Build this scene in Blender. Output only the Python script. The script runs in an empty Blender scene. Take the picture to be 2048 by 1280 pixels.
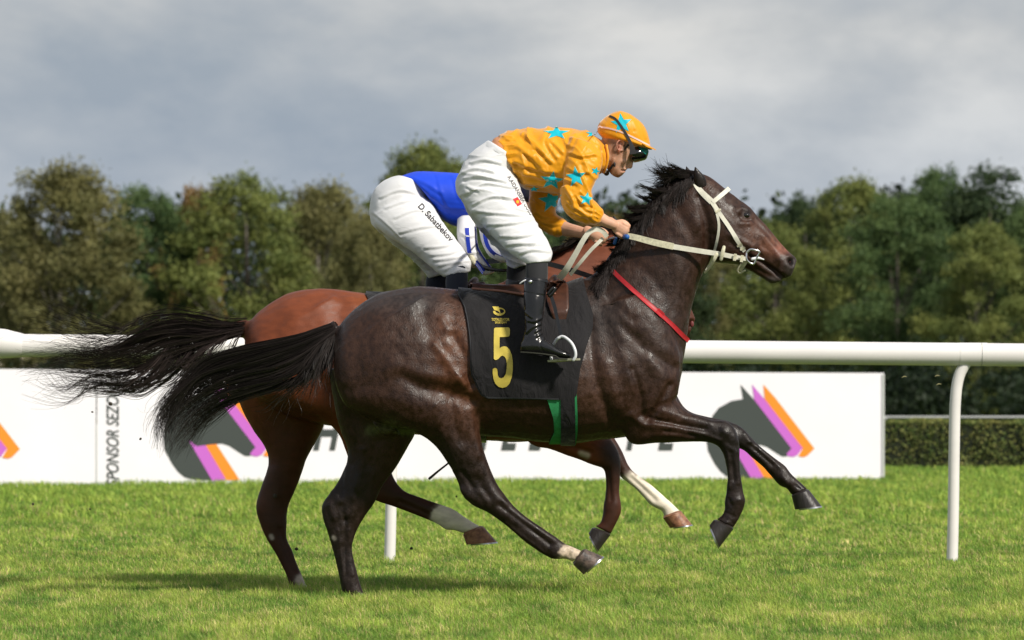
import bpy, bmesh, math, random
import numpy as np
from mathutils import Vector, Matrix
from mathutils.bvhtree import BVHTree

random.seed(7); RNG = np.random.default_rng(7)
SC = bpy.context.scene
COL = SC.collection
# ------------------------------------------------------------------ camera
F, CX, HY, D, H = 9648.0, 1024.0, 810.0, 24.0, 0.97
cam = bpy.data.cameras.new('camera'); camo = bpy.data.objects.new('camera', cam); COL.objects.link(camo)
camo.location = (0, -D, H); camo.rotation_euler = (math.radians(90), 0, 0)
cam.sensor_width = 36; cam.lens = 36*F/2048; cam.shift_y = 170/2048
cam.clip_start = 0.5; cam.clip_end = 6000
cam.dof.use_dof = True; cam.dof.focus_distance = 24.0; cam.dof.aperture_fstop = 6.2
SC.camera = camo
# ------------------------------------------------------------------ light
SUNV = Vector((0.80, -0.86, 1.02)).normalized()
sl = bpy.data.lights.new('sun', 'SUN'); so = bpy.data.objects.new('sun', sl); COL.objects.link(so)
sl.energy = 4.4; sl.angle = math.radians(5.0); sl.color = (1.0, 0.94, 0.84)
so.rotation_euler = SUNV.to_track_quat('Z', 'Y').to_euler(); so.location = (6, -10, 12)
W = bpy.data.worlds.new('World'); SC.world = W; W.use_nodes = True
def build_world():
    nt = W.node_tree; N = nt.nodes; L = nt.links; N.clear()
    out = N.new('ShaderNodeOutputWorld')
    sky = N.new('ShaderNodeTexSky'); sky.sky_type = 'NISHITA'; sky.sun_disc = False
    sky.sun_elevation = math.asin(SUNV.z); sky.sun_rotation = math.atan2(SUNV.x, SUNV.y)
    b1 = N.new('ShaderNodeBackground'); b1.inputs[1].default_value = 0.085; L.new(sky.outputs[0], b1.inputs[0])
    tc = N.new('ShaderNodeTexCoord')
    mp = N.new('ShaderNodeMapping'); mp.inputs['Scale'].default_value = (8.5, 8.5, 17)
    mp.inputs['Location'].default_value = (5.6, 0.9, 3.25)
    mp.inputs['Rotation'].default_value = (0, math.radians(3), 0)
    L.new(tc.outputs['Generated'], mp.inputs[0])
    n1 = N.new('ShaderNodeTexNoise'); n1.inputs['Scale'].default_value = 1.0; n1.inputs['Detail'].default_value = 8
    n1.inputs['Roughness'].default_value = 0.56; n1.inputs['Distortion'].default_value = 0.12
    L.new(mp.outputs[0], n1.inputs['Vector'])
    cr = N.new('ShaderNodeValToRGB'); e = cr.color_ramp.elements
    e[0].position = 0.40; e[0].color = (0.345, 0.392, 0.468, 1)
    e[1].position = 0.65; e[1].color = (0.76, 0.75, 0.745, 1)
    m = e.new(0.47); m.color = (0.43, 0.463, 0.52, 1)
    m = e.new(0.545); m.color = (0.545, 0.56, 0.59, 1)
    L.new(n1.outputs['Fac'], cr.inputs[0])
    # broad layer: darker slate low on the horizon, thicker grey cloud deck above
    sx = N.new('ShaderNodeSeparateXYZ'); L.new(tc.outputs['Generated'], sx.inputs[0])
    mr = N.new('ShaderNodeMapRange'); L.new(sx.outputs['Z'], mr.inputs['Value'])
    mr.inputs['From Min'].default_value = 0.030; mr.inputs['From Max'].default_value = 0.078
    hz = N.new('ShaderNodeMixRGB'); hz.blend_type = 'MULTIPLY'; hz.inputs[0].default_value = 1
    tint = N.new('ShaderNodeMixRGB'); tint.inputs[1].default_value = (0.80, 0.88, 1.0, 1); tint.inputs[2].default_value = (1.0, 0.99, 0.97, 1)
    L.new(mr.outputs[0], tint.inputs[0]); L.new(cr.outputs[0], hz.inputs[1]); L.new(tint.outputs[0], hz.inputs[2])
    b2 = N.new('ShaderNodeBackground'); b2.inputs[1].default_value = 1.0; L.new(hz.outputs[0], b2.inputs[0])
    mx = N.new('ShaderNodeMixShader'); mx.inputs[0].default_value = 0.86
    L.new(b1.outputs[0], mx.inputs[1]); L.new(b2.outputs[0], mx.inputs[2]); L.new(mx.outputs[0], out.inputs[0])
build_world()
SC.view_settings.view_transform = 'Standard'; SC.view_settings.look = 'None'
SC.view_settings.exposure = 0.0; SC.view_settings.gamma = 1.0
SC.cycles.max_bounces = 6; SC.cycles.diffuse_bounces = 2; SC.cycles.glossy_bounces = 3
SC.cycles.transparent_max_bounces = 6; SC.cycles.use_denoising = True

# ------------------------------------------------------------------ geometry helpers
def P(px, py, y=0.0):
    Y = D + y
    return np.array([(px-CX)*Y/F, y, H-(py-HY)*Y/F])
def toPX(V):
    Y = D + V[:, 1]
    return np.stack([CX+V[:, 0]*F/Y, HY-(V[:, 2]-H)*F/Y], 1)
def mesh_from(name, V, Fa):
    """V (n,3); Fa: list of int arrays (m,k) or a list of tuples"""
    me = bpy.data.meshes.new(name)
    V = np.asarray(V, np.float32)
    if isinstance(Fa, np.ndarray): Fa = [Fa]
    if len(Fa) and not isinstance(Fa[0], np.ndarray):
        by = {}
        for f in Fa: by.setdefault(len(f), []).append(f)
        Fa = [np.array(v) for v in by.values()]
    Fa = [f for f in Fa if len(f)]
    me.vertices.add(len(V)); me.vertices.foreach_set('co', V.ravel())
    nl = sum(f.size for f in Fa); nf = sum(len(f) for f in Fa)
    me.loops.add(nl); me.polygons.add(nf)
    me.loops.foreach_set('vertex_index', np.concatenate([f.ravel() for f in Fa]).astype(np.int32))
    tot = np.concatenate([np.full(len(f), f.shape[1]) for f in Fa]).astype(np.int32)
    st = np.concatenate([[0], np.cumsum(tot)[:-1]]).astype(np.int32)
    me.polygons.foreach_set('loop_start', st); me.polygons.foreach_set('loop_total', tot)
    me.update(calc_edges=True); me.validate()
    return me
def mk(name, V, Fa, mat, parent=None, smooth=True, col=None, midx=None, sharp=50):
    me = mesh_from(name, V, Fa)
    o = bpy.data.objects.new(name, me); COL.objects.link(o)
    for m in (mat if isinstance(mat, (list, tuple)) else [mat]): me.materials.append(m)
    if midx is not None: me.polygons.foreach_set('material_index', np.asarray(midx, np.int32))
    me.polygons.foreach_set('use_smooth', np.full(len(me.polygons), bool(smooth)))
    if smooth and sharp: me.set_sharp_from_angle(angle=math.radians(sharp))
    if col is not None:
        a = me.color_attributes.new('tone', 'FLOAT_COLOR', 'POINT')
        c = np.ones((len(V), 4), np.float32); c[:, :col.shape[1]] = col
        a.data.foreach_set('color', c.ravel())
    if parent is not None: o.parent = parent
    return o
def mks(name, parts, mat, parent=None):
    o = None; out = []
    for p in parts: out.append(mk(name, p[0], p[1], mat, parent))
    return out
def empty(name, loc=(0, 0, 0)):
    o = bpy.data.objects.new(name, None); COL.objects.link(o); o.location = loc; o.empty_display_size = 0.1
    return o
def tag(o, label=None, cat=None, group=None, kind=None):
    if label: o['label'] = label
    if cat: o['category'] = cat
    if group: o['group'] = group
    if kind: o['kind'] = kind
    return o
def under(root, *obs):
    """parent world-built parts to an Empty standing elsewhere"""
    bpy.context.view_layer.update()
    for o in obs:
        o.parent = root; o.matrix_parent_inverse = Matrix.Translation(root.location).inverted()
    return obs
def join(parts):
    Vs, Fs, n = [], [], 0
    for V, Fa in parts:
        V = np.asarray(V, float)
        if isinstance(Fa, np.ndarray): Fa = [Fa]
        if len(Fa) and not isinstance(Fa[0], np.ndarray):
            by = {}
            for f in Fa: by.setdefault(len(f), []).append(f)
            Fa = [np.array(v) for v in by.values()]
        Vs.append(V); Fs += [f+n for f in Fa]; n += len(V)
    return np.concatenate(Vs), Fs
def catmull(A, n):
    A = np.asarray(A, float); m = len(A)
    if m == 2:
        t = np.linspace(0, 1, n+1)[:, None]; return A[0]*(1-t)+A[1]*t
    Q = np.vstack([2*A[0]-A[1], A, 2*A[-1]-A[-2]]); out = []
    for i in range(m-1):
        p0, p1, p2, p3 = Q[i:i+4]
        for k in range(n):
            t = k/n
            out.append(0.5*((2*p1)+(-p0+p2)*t+(2*p0-5*p1+4*p2-p3)*t*t+(-p0+3*p1-3*p2+p3)*t**3))
    out.append(A[-1]); return np.array(out)
def ring_faces(nr, ns, closed=True):
    i = np.arange(nr-1)[:, None]; j = np.arange(ns if closed else ns-1)[None, :]
    j2 = (j+1) % ns
    return np.stack([i*ns+j, i*ns+j2, (i+1)*ns+j2, (i+1)*ns+j], -1).reshape(-1, 4)
def loft(st, y0=0.0, ns=28, sub=5, cap=True):
    """stations: ax, ay, bx, by (pixel points on the two outlines), half width, y centre, egg"""
    S = np.array([list(s)+[0.0]*(7-len(s)) for s in st], float)
    S = catmull(S, sub); R = []
    th = np.linspace(0, 2*np.pi, ns, endpoint=False)
    for ax, ay, bx, by, hw, yc, egg in S:
        a = P(ax, ay, y0+yc); b = P(bx, by, y0+yc); c = (a+b)/2; u = (a-b)/2
        hw = max(hw, 0.002)
        co, si = np.cos(th), np.sin(th)
        r = c[None]+co[:, None]*u[None]
        w = hw*si*(1-egg*co)
        r[:, 1] += w
        R.append(r)
    V = np.concatenate(R); nr = len(R); Fq = ring_faces(nr, ns)
    if cap:
        c0 = R[0].mean(0); c1 = R[-1].mean(0); n = len(V)
        V = np.vstack([V, c0, c1])
        j = np.arange(ns); j2 = (j+1) % ns
        f0 = np.stack([j2, j, np.full(ns, n)], 1)
        f1 = np.stack([(nr-1)*ns+j, (nr-1)*ns+j2, np.full(ns, n+1)], 1)
        return V, [Fq, f0, f1]
    return V, [Fq]
def tube(pts, rad, ns=10, sub=4, round_ends=True, flat=1.0, nrm=(0, 1, 0)):
    """tube along world points; flat scales the section along nrm"""
    pts = np.asarray(pts, float); rad = np.broadcast_to(np.asarray(rad, float), (len(pts),))
    A = catmull(np.column_stack([pts, rad]), sub) if sub > 1 else np.column_stack([pts, rad])
    C, r = A[:, :3], A[:, 3]
    if round_ends:
        d0 = C[0]-C[1]; d0 /= np.linalg.norm(d0)+1e-9; d1 = C[-1]-C[-2]; d1 /= np.linalg.norm(d1)+1e-9
        C = np.vstack([C[0]+d0*r[0]*.9, C[0]+d0*r[0]*.6, C, C[-1]+d1*r[-1]*.6, C[-1]+d1*r[-1]*.9])
        r = np.concatenate([[r[0]*.4, r[0]*.8], r, [r[-1]*.8, r[-1]*.4]])
    T = np.gradient(C, axis=0); T /= np.linalg.norm(T, axis=1)[:, None]+1e-9
    n0 = np.asarray(nrm, float)
    th = np.linspace(0, 2*np.pi, ns, endpoint=False); R = []
    for c, t, q in zip(C, T, r):
        a = n0-t*np.dot(n0, t)
        if np.linalg.norm(a) < 1e-3: a = np.array([1., 0, 0])-t*t[0]
        a /= np.linalg.norm(a); b = np.cross(t, a)
        R.append(c+q*(np.cos(th)[:, None]*a*flat+np.sin(th)[:, None]*b))
    V = np.concatenate(R); nr = len(R)
    Fq = ring_faces(nr, ns); n = len(V)
    V = np.vstack([V, C[0], C[-1]]); j = np.arange(ns); j2 = (j+1) % ns
    return V, [Fq, np.stack([j2, j, np.full(ns, n)], 1), np.stack([(nr-1)*ns+j, (nr-1)*ns+j2, np.full(ns, n+1)], 1)]
def ellipsoid(c, r, R=None, nu=16, nv=24):
    c = np.asarray(c, float); r = np.broadcast_to(np.asarray(r, float), (3,))
    u = np.linspace(0, np.pi, nu+1)[1:-1]; v = np.linspace(0, 2*np.pi, nv, endpoint=False)
    V = [[0, 0, 1.]]+[[math.sin(a)*math.cos(b), math.sin(a)*math.sin(b), math.cos(a)] for a in u for b in v]+[[0, 0, -1.]]
    V = np.array(V)*r
    if R is not None: V = V@np.array(R).T
    V = V+c; fs = []
    for j in range(nv):
        k = (j+1) % nv; fs.append((0, 1+j, 1+k)); n = len(V)-1
        fs.append((n, 1+(nu-2)*nv+k, 1+(nu-2)*nv+j))
    q = [(1+i*nv+j, 1+(i+1)*nv+j, 1+(i+1)*nv+(j+1) % nv, 1+i*nv+(j+1) % nv) for i in range(nu-2) for j in range(nv)]
    return V, [np.array(fs), np.array(q)]
def box(c, s, R=None):
    V = np.array([[x, y, z] for x in (-.5, .5) for y in (-.5, .5) for z in (-.5, .5)])*np.asarray(s, float)
    if R is not None: V = V@np.array(R).T
    return V+np.asarray(c, float), np.array([(0, 1, 3, 2), (4, 6, 7, 5), (0, 4, 5, 1), (2, 3, 7, 6), (0, 2, 6, 4), (1, 5, 7, 3)])
def orient(parts):
    """make every closed piece face outward so that the union is solid"""
    out = []
    for V, Fa in parts:
        V = np.asarray(V, float); Fa = [Fa] if isinstance(Fa, np.ndarray) else Fa
        vol = 0
        for f in Fa:
            a = V[f[:, 0]]
            for k in range(1, f.shape[1]-1):
                vol += np.einsum('ij,ij->i', a, np.cross(V[f[:, k]], V[f[:, k+1]])).sum()
        out.append((V, Fa if vol > 0 else [f[:, ::-1] for f in Fa]))
    return out
def remesh(parts, voxel):
    V, Fa = join(orient(parts)); me = mesh_from('tmp', V, Fa)
    o = bpy.data.objects.new('tmp', me); COL.objects.link(o)
    m = o.modifiers.new('r', 'REMESH'); m.mode = 'VOXEL'; m.voxel_size = voxel; m.adaptivity = 0
    dg = bpy.context.evaluated_depsgraph_get(); e = o.evaluated_get(dg); me2 = e.to_mesh()
    V = np.empty(len(me2.vertices)*3, np.float32); me2.vertices.foreach_get('co', V)
    q = np.empty(len(me2.loops), np.int32); me2.loops.foreach_get('vertex_index', q)
    tot = np.empty(len(me2.polygons), np.int32); me2.polygons.foreach_get('loop_total', tot)
    if (tot == 4).all(): Fq = q.reshape(-1, 4)
    else:
        s = 0; L = []
        st = np.concatenate([[0], np.cumsum(tot)[:-1]])
        Fq = np.array([q[st[i]:st[i]+4] for i in range(len(tot)) if tot[i] == 4])
    e.to_mesh_clear(); bpy.data.objects.remove(o); bpy.data.meshes.remove(me)
    return V.reshape(-1, 3).astype(float), Fq.astype(np.int64)
class Surf:
    def __init__(s, V, Fq):
        s.V = V; s.F = Fq
        e = np.concatenate([Fq[:, [0, 1]], Fq[:, [1, 2]], Fq[:, [2, 3]], Fq[:, [3, 0]]]); e.sort(axis=1)
        s.E = np.unique(e, axis=0); s.n = len(V)
        s.deg = np.bincount(s.E.ravel(), minlength=s.n).astype(float)
    def lap(s, X=None):
        X = s.V if X is None else X; a, b = s.E[:, 0], s.E[:, 1]
        out = np.stack([np.bincount(a, X[b, k], s.n)+np.bincount(b, X[a, k], s.n) for k in range(X.shape[1])], 1)
        return out/s.deg[:, None]-X
    def normals(s):
        f = s.F; V = s.V; n = np.cross(V[f[:, 2]]-V[f[:, 0]], V[f[:, 3]]-V[f[:, 1]])
        N = np.stack([sum(np.bincount(f[:, c], n[:, k], s.n) for c in range(4)) for k in range(3)], 1)
        return N/(np.linalg.norm(N, axis=1)[:, None]+1e-12)
    def smooth(s, it=3, lam=.5):
        for _ in range(it):
            s.V = s.V+lam*s.lap(); s.V = s.V-lam*1.02*s.lap() if it > 6 else s.V
        return s
    def fillet(s, it=40, mask=None):
        N = s.normals()
        for i in range(it):
            if i % 10 == 0: N = s.normals()
            L = s.lap(); d = np.einsum('ij,ij->i', L, N); w = (d > 0)*0.6
            if mask is not None: w = w*mask
            s.V = s.V+L*w[:, None]
        return s
    def strokes(s, ST, near=True, y0=0.0):
        """ST: (points px, radius px, amplitude mm); pushes the camera-facing side along its normal"""
        N = s.normals(); px = toPX(s.V); w0 = np.clip(-N[:, 1]*1.6+.15, 0, 1) if near else np.clip(N[:, 1]*1.6, 0, 1)
        if near: w0 = w0*(s.V[:, 1] < y0+.3)
        disp = np.zeros(s.n)
        for pts, r, amp in ST:
            q = catmull(np.array(pts, float), 5) if len(pts) > 2 else np.array(pts, float)
            lo, hi = q.min(0)-3*r, q.max(0)+3*r
            idx = np.nonzero(((px > lo) & (px < hi)).all(1))[0]
            if not len(idx): continue
            p = px[idx]; d2 = np.full(len(idx), 1e9)
            if len(q) == 1: d2 = ((p-q[0])**2).sum(1)
            for a, b in zip(q[:-1], q[1:]):
                ab = b-a; t = np.clip(((p-a)@ab)/(ab@ab+1e-9), 0, 1)
                d2 = np.minimum(d2, ((p-a-t[:, None]*ab)**2).sum(1))
            disp[idx] += amp*.001*np.exp(-d2/(r*r))
        s.V = s.V+N*(disp*w0)[:, None]
        return s
    def noise(s, scale, amp, seed=0, stretch=(1, 1, 1), mask=None, warp=0.0):
        N = s.normals(); q = s.V*np.array(stretch)
        if warp: q = q+warp*vnoise3(s.V*scale*.4, seed+5)
        d = vnoise(q*scale, seed)
        if mask is not None: d = d*mask
        s.V = s.V+N*(d*amp)[:, None]; return s
    def wrinkle(s, ang, fa, fb, amp, seed, mask=None, power=2.0, warp=.04):
        """ridged creases running along direction ang (degrees in the side view): fb along, fa across"""
        c, n = math.cos(math.radians(ang)), math.sin(math.radians(ang)); q = s.V+warp*vnoise3(s.V*7, seed+9)
        u = q[:, 0]*c-q[:, 2]*n; v = q[:, 0]*n+q[:, 2]*c
        d = (1-np.abs(vnoise(np.stack([u*fb, v*fa, q[:, 1]*fb], 1), seed)))**power-.4
        w = np.clip(vnoise(s.V*5, seed+3)*1.5+.6, 0, 1)
        if mask is not None: w = w*mask
        s.V = s.V+s.normals()*(d*w*amp)[:, None]; return s
    def bvh(s):
        return BVHTree.FromPolygons([tuple(v) for v in s.V], [tuple(f) for f in s.F])
def _h(i, seed):
    n = (i[..., 0]*73856093) ^ (i[..., 1]*19349663) ^ (i[..., 2]*83492791) ^ (seed*2654435)
    n = (n ^ (n >> 13))*1274126177 & 0x7fffffff
    return ((n ^ (n >> 16)) & 0xffff)/32767.5-1
def vnoise(p, seed=0):
    i = np.floor(p).astype(np.int64); f = p-i; f = f*f*(3-2*f); r = 0
    for a in (0, 1):
        for b in (0, 1):
            for c in (0, 1):
                w = (f[:, 0] if a else 1-f[:, 0])*(f[:, 1] if b else 1-f[:, 1])*(f[:, 2] if c else 1-f[:, 2])
                r = r+w*_h(i+np.array([a, b, c]), seed)
    return r
def vnoise3(p, seed): return np.stack([vnoise(p, seed+k) for k in range(3)], 1)
def drape(pxy, bvh, off=0.004, yg=-0.25, side=-1, yfall=None):
    """lay pixel points on a body seen from the camera side (side=-1) or the far side (+1)"""
    out = []; last = None; drape.miss = []
    for (x, y) in pxy:
        yy = yg; hit = None
        for _ in range(2):
            p = P(x, y, yy*(-side) if False else yy)
            o = Vector((p[0], yy+side*1.2, p[2])); h = bvh.ray_cast(o, Vector((0, -side, 0)), 3.0)
            if h[0] is None: break
            hit = h; yy = h[0].y
        drape.miss.append(hit is None)
        if hit is None:
            yy2 = last if last is not None else (yfall if yfall is not None else yg)
            out.append(P(x, y, yy2)); continue
        q = np.array(hit[0]); n = np.array(hit[1])
        if n[1]*side < 0: n = -n
        p = P(x, y, q[1]); q = np.array([p[0], q[1], p[2]])+np.array([n[0]*off*.4, (abs(n[1])*.5+.5)*off*side, n[2]*off*.4])
        last = q[1]; out.append(q)
    return np.array(out)
def sheet(G, thick=0.003, dirv=None):
    """closed slab from a grid of points G (nu,nv,3); thickness towards +y (into the body) by default"""
    nu, nv = G.shape[:2]; d = np.array([0, thick, 0]) if dirv is None else dirv*thick
    V = np.concatenate([G.reshape(-1, 3), (G+d).reshape(-1, 3)]); n = nu*nv; fs = []
    i = np.arange(nu-1)[:, None]*nv+np.arange(nv-1)[None, :]; a = np.stack([i, i+1, i+nv+1, i+nv], -1).reshape(-1, 4)
    fs = [a, a[:, ::-1]+n]; rim = []
    ed = [(k, k+1) for k in range(nv-1)]+[(nv-1+k*nv, nv-1+(k+1)*nv) for k in range(nu-1)]
    ed += [((nu-1)*nv+k+1, (nu-1)*nv+k) for k in range(nv-1)]+[((k+1)*nv, k*nv) for k in range(nu-1)]
    rim = np.array([(b, a_, a_+n, b+n) for a_, b in ed])
    return V, fs+[rim]
def strap(pts, w, bvh=None, off=0.003, th=0.004, y=None, sub=6, mirror=False, y0=0.0, smooth=2):
    """flat strap along pixel points, w px wide, laid on a body (bvh) or at given y values (list)"""
    q = np.array(pts, float)
    ww = np.broadcast_to(np.asarray(w, float), (len(q),))
    ys = np.zeros(len(q)) if y is None else np.broadcast_to(np.asarray(y, float), (len(q),))
    A = catmull(np.column_stack([q[:, :2], ww, ys]), sub); q, ww, ys = A[:, :2], A[:, 2], A[:, 3]
    T = np.gradient(q, axis=0); T /= np.linalg.norm(T, axis=1)[:, None]; Nn = np.stack([-T[:, 1], T[:, 0]], 1)
    cols = []
    for k in (-.5, 0, .5):
        pp = q+Nn*ww[:, None]*k
        if bvh is not None: cols.append(drape(pp, bvh, off))
        else: cols.append(np.array([P(a, b, c+y0) for (a, b), c in zip(pp, ys)]))
    G = np.stack(cols, 1)
    if bvh is not None:
        G[:, :, 1] = np.minimum(G[:, :, 1], G[:, :, 1].mean(1)[:, None]+.002)
        for _ in range(smooth):
            G[1:-1, :, 1] = np.minimum(G[1:-1, :, 1], (G[:-2, :, 1]+G[2:, :, 1])/2)*.5+(G[:-2, :, 1]+G[2:, :, 1])/4
    out = [sheet(G, th)]
    if mirror:
        V, Fa = out[0]; V2 = V.copy(); V2[:, 1] = 2*y0-V2[:, 1]; out.append((V2, [f[:, ::-1] for f in Fa]))
    return out
# ------------------------------------------------------------------ materials
def mat(name, color=(.5, .5, .5), rough=.6, spec=.5, metal=0.0, var=0.0, vscale=8.0, bump=0.0, bscale=60.0, attr=None,
        stretch=(1, 1, 1), sheen=0.0, coat=0.0, color2=None, trans=0.0, rvar=0.0, bdetail=3, sss=0.0, bdist=.01, bwarp=0.0):
    m = bpy.data.materials.new(name); m.use_nodes = True; nt = m.node_tree; N = nt.nodes; L = nt.links
    b = N['Principled BSDF']; b.inputs['Base Color'].default_value = (*color, 1); b.inputs['Roughness'].default_value = rough
    b.inputs['Specular IOR Level'].default_value = spec; b.inputs['Metallic'].default_value = metal
    if sheen: b.inputs['Sheen Weight'].default_value = sheen; b.inputs['Sheen Roughness'].default_value = .4
    if coat: b.inputs['Coat Weight'].default_value = coat; b.inputs['Coat Roughness'].default_value = .12
    if sss: b.inputs['Subsurface Weight'].default_value = sss; b.inputs['Subsurface Scale'].default_value = .01; b.inputs['Subsurface Radius'].default_value = (1, .35, .2)
    tc = N.new('ShaderNodeTexCoord'); mp = N.new('ShaderNodeMapping'); mp.inputs['Scale'].default_value = stretch
    L.new(tc.outputs['Object'], mp.inputs[0])
    src = None
    if attr:
        a = N.new('ShaderNodeVertexColor'); a.layer_name = attr; src = a.outputs['Color']
    if var or color2:
        n = N.new('ShaderNodeTexNoise'); n.inputs['Scale'].default_value = vscale; n.inputs['Detail'].default_value = 4
        L.new(mp.outputs[0], n.inputs['Vector'])
        if color2:
            mx = N.new('ShaderNodeMixRGB'); r = N.new('ShaderNodeMapRange'); L.new(n.outputs['Fac'], r.inputs[0])
            r.inputs['From Min'].default_value = .35; r.inputs['From Max'].default_value = .65
            L.new(r.outputs[0], mx.inputs[0]); mx.inputs[1].default_value = (*color, 1); mx.inputs[2].default_value = (*color2, 1); src = mx.outputs[0]
        if var:
            r = N.new('ShaderNodeMapRange'); L.new(n.outputs['Fac'], r.inputs[0]); r.inputs['From Min'].default_value = .25; r.inputs['From Max'].default_value = .75
            r.inputs['To Min'].default_value = 1-var; r.inputs['To Max'].default_value = 1+var
            mx = N.new('ShaderNodeMixRGB'); mx.blend_type = 'MULTIPLY'; mx.inputs[0].default_value = 1
            if src is None: mx.inputs[1].default_value = (*color, 1)
            else: L.new(src, mx.inputs[1])
            L.new(r.outputs[0], mx.inputs[2]); src = mx.outputs[0]
        if rvar:
            r = N.new('ShaderNodeMapRange'); L.new(n.outputs['Fac'], r.inputs[0]); r.inputs['From Min'].default_value = .3; r.inputs['From Max'].default_value = .7
            r.inputs['To Min'].default_value = rough-rvar; r.inputs['To Max'].default_value = rough+rvar; L.new(r.outputs[0], b.inputs['Roughness'])
    if src is not None: L.new(src, b.inputs['Base Color'])
    if bump:
        n = N.new('ShaderNodeTexNoise'); n.inputs['Scale'].default_value = bscale; n.inputs['Detail'].default_value = bdetail; n.inputs['Distortion'].default_value = bwarp
        L.new(mp.outputs[0], n.inputs['Vector'])
        bp = N.new('ShaderNodeBump'); bp.inputs['Strength'].default_value = bump; bp.inputs['Distance'].default_value = bdist
        L.new(n.outputs['Fac'], bp.inputs['Height']); L.new(bp.outputs[0], b.inputs['Normal'])
    if trans:
        t = N.new('ShaderNodeBsdfTranslucent'); ms = N.new('ShaderNodeMixShader'); ms.inputs[0].default_value = trans
        if src is not None: L.new(src, t.inputs[0])
        else: t.inputs[0].default_value = (*color, 1)
        L.new(b.outputs[0], ms.inputs[1]); L.new(t.outputs[0], ms.inputs[2]); L.new(ms.outputs[0], N['Material Output'].inputs[0])
    return m
# ------------------------------------------------------------------ lettering and flat marks
def font_mesh(text, size=1.0, shear=0.0, cx=False, bold=0.0):
    cu = bpy.data.curves.new('t', 'FONT'); cu.body = text; cu.size = size; cu.shear = shear; cu.offset = bold; cu.fill_mode = 'FRONT'
    if cx: cu.align_x = 'CENTER'
    o = bpy.data.objects.new('t', cu); COL.objects.link(o)
    dg = bpy.context.evaluated_depsgraph_get(); e = o.evaluated_get(dg); me = e.to_mesh()
    V = [tuple(v.co) for v in me.vertices]; Fa = [tuple(p.vertices) for p in me.polygons]
    e.to_mesh_clear(); bpy.data.objects.remove(o); bpy.data.curves.remove(cu)
    return V, Fa
def poly_mesh(pts, maxlen=None):
    bm = bmesh.new(); vs = [bm.verts.new((p[0], p[1], 0)) for p in pts]; f = bm.faces.new(vs); bm.normal_update()
    bmesh.ops.triangulate(bm, faces=[f])
    if maxlen: subdiv(bm, maxlen)
    V = [tuple(v.co) for v in bm.verts]; bm.verts.index_update(); Fa = [tuple(v.index for v in f.verts) for f in bm.faces]; bm.free()
    return V, Fa
def subdiv(bm, maxlen):
    for _ in range(7):
        es = [e for e in bm.edges if e.calc_length() > maxlen]
        if not es: break
        bmesh.ops.subdivide_edges(bm, edges=es, cuts=1); bmesh.ops.triangulate(bm, faces=[f for f in bm.faces if len(f.verts) > 3])
def refine(V, Fa, maxlen):
    bm = bmesh.new(); vs = [bm.verts.new(v) for v in V]
    for f in Fa:
        try: bm.faces.new([vs[i] for i in f])
        except ValueError: pass
    bm.normal_update(); bmesh.ops.triangulate(bm, faces=bm.faces[:]); subdiv(bm, maxlen); bm.verts.index_update()
    V = [tuple(v.co) for v in bm.verts]; Fa = [tuple(v.index for v in f.verts) for f in bm.faces]; bm.free()
    return V, Fa
def star(cx, cy, r, rot=0, sx=1.0, sy=1.0, inner=.42, sk=0.0):
    o = []
    for k in range(10):
        a = math.radians(rot)+math.pi*k/5; q = r if k % 2 == 0 else r*inner
        x, y = q*math.sin(a)*sx, -q*math.cos(a)*sy; o.append((cx+x+sk*y, cy+y))
    return o
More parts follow.
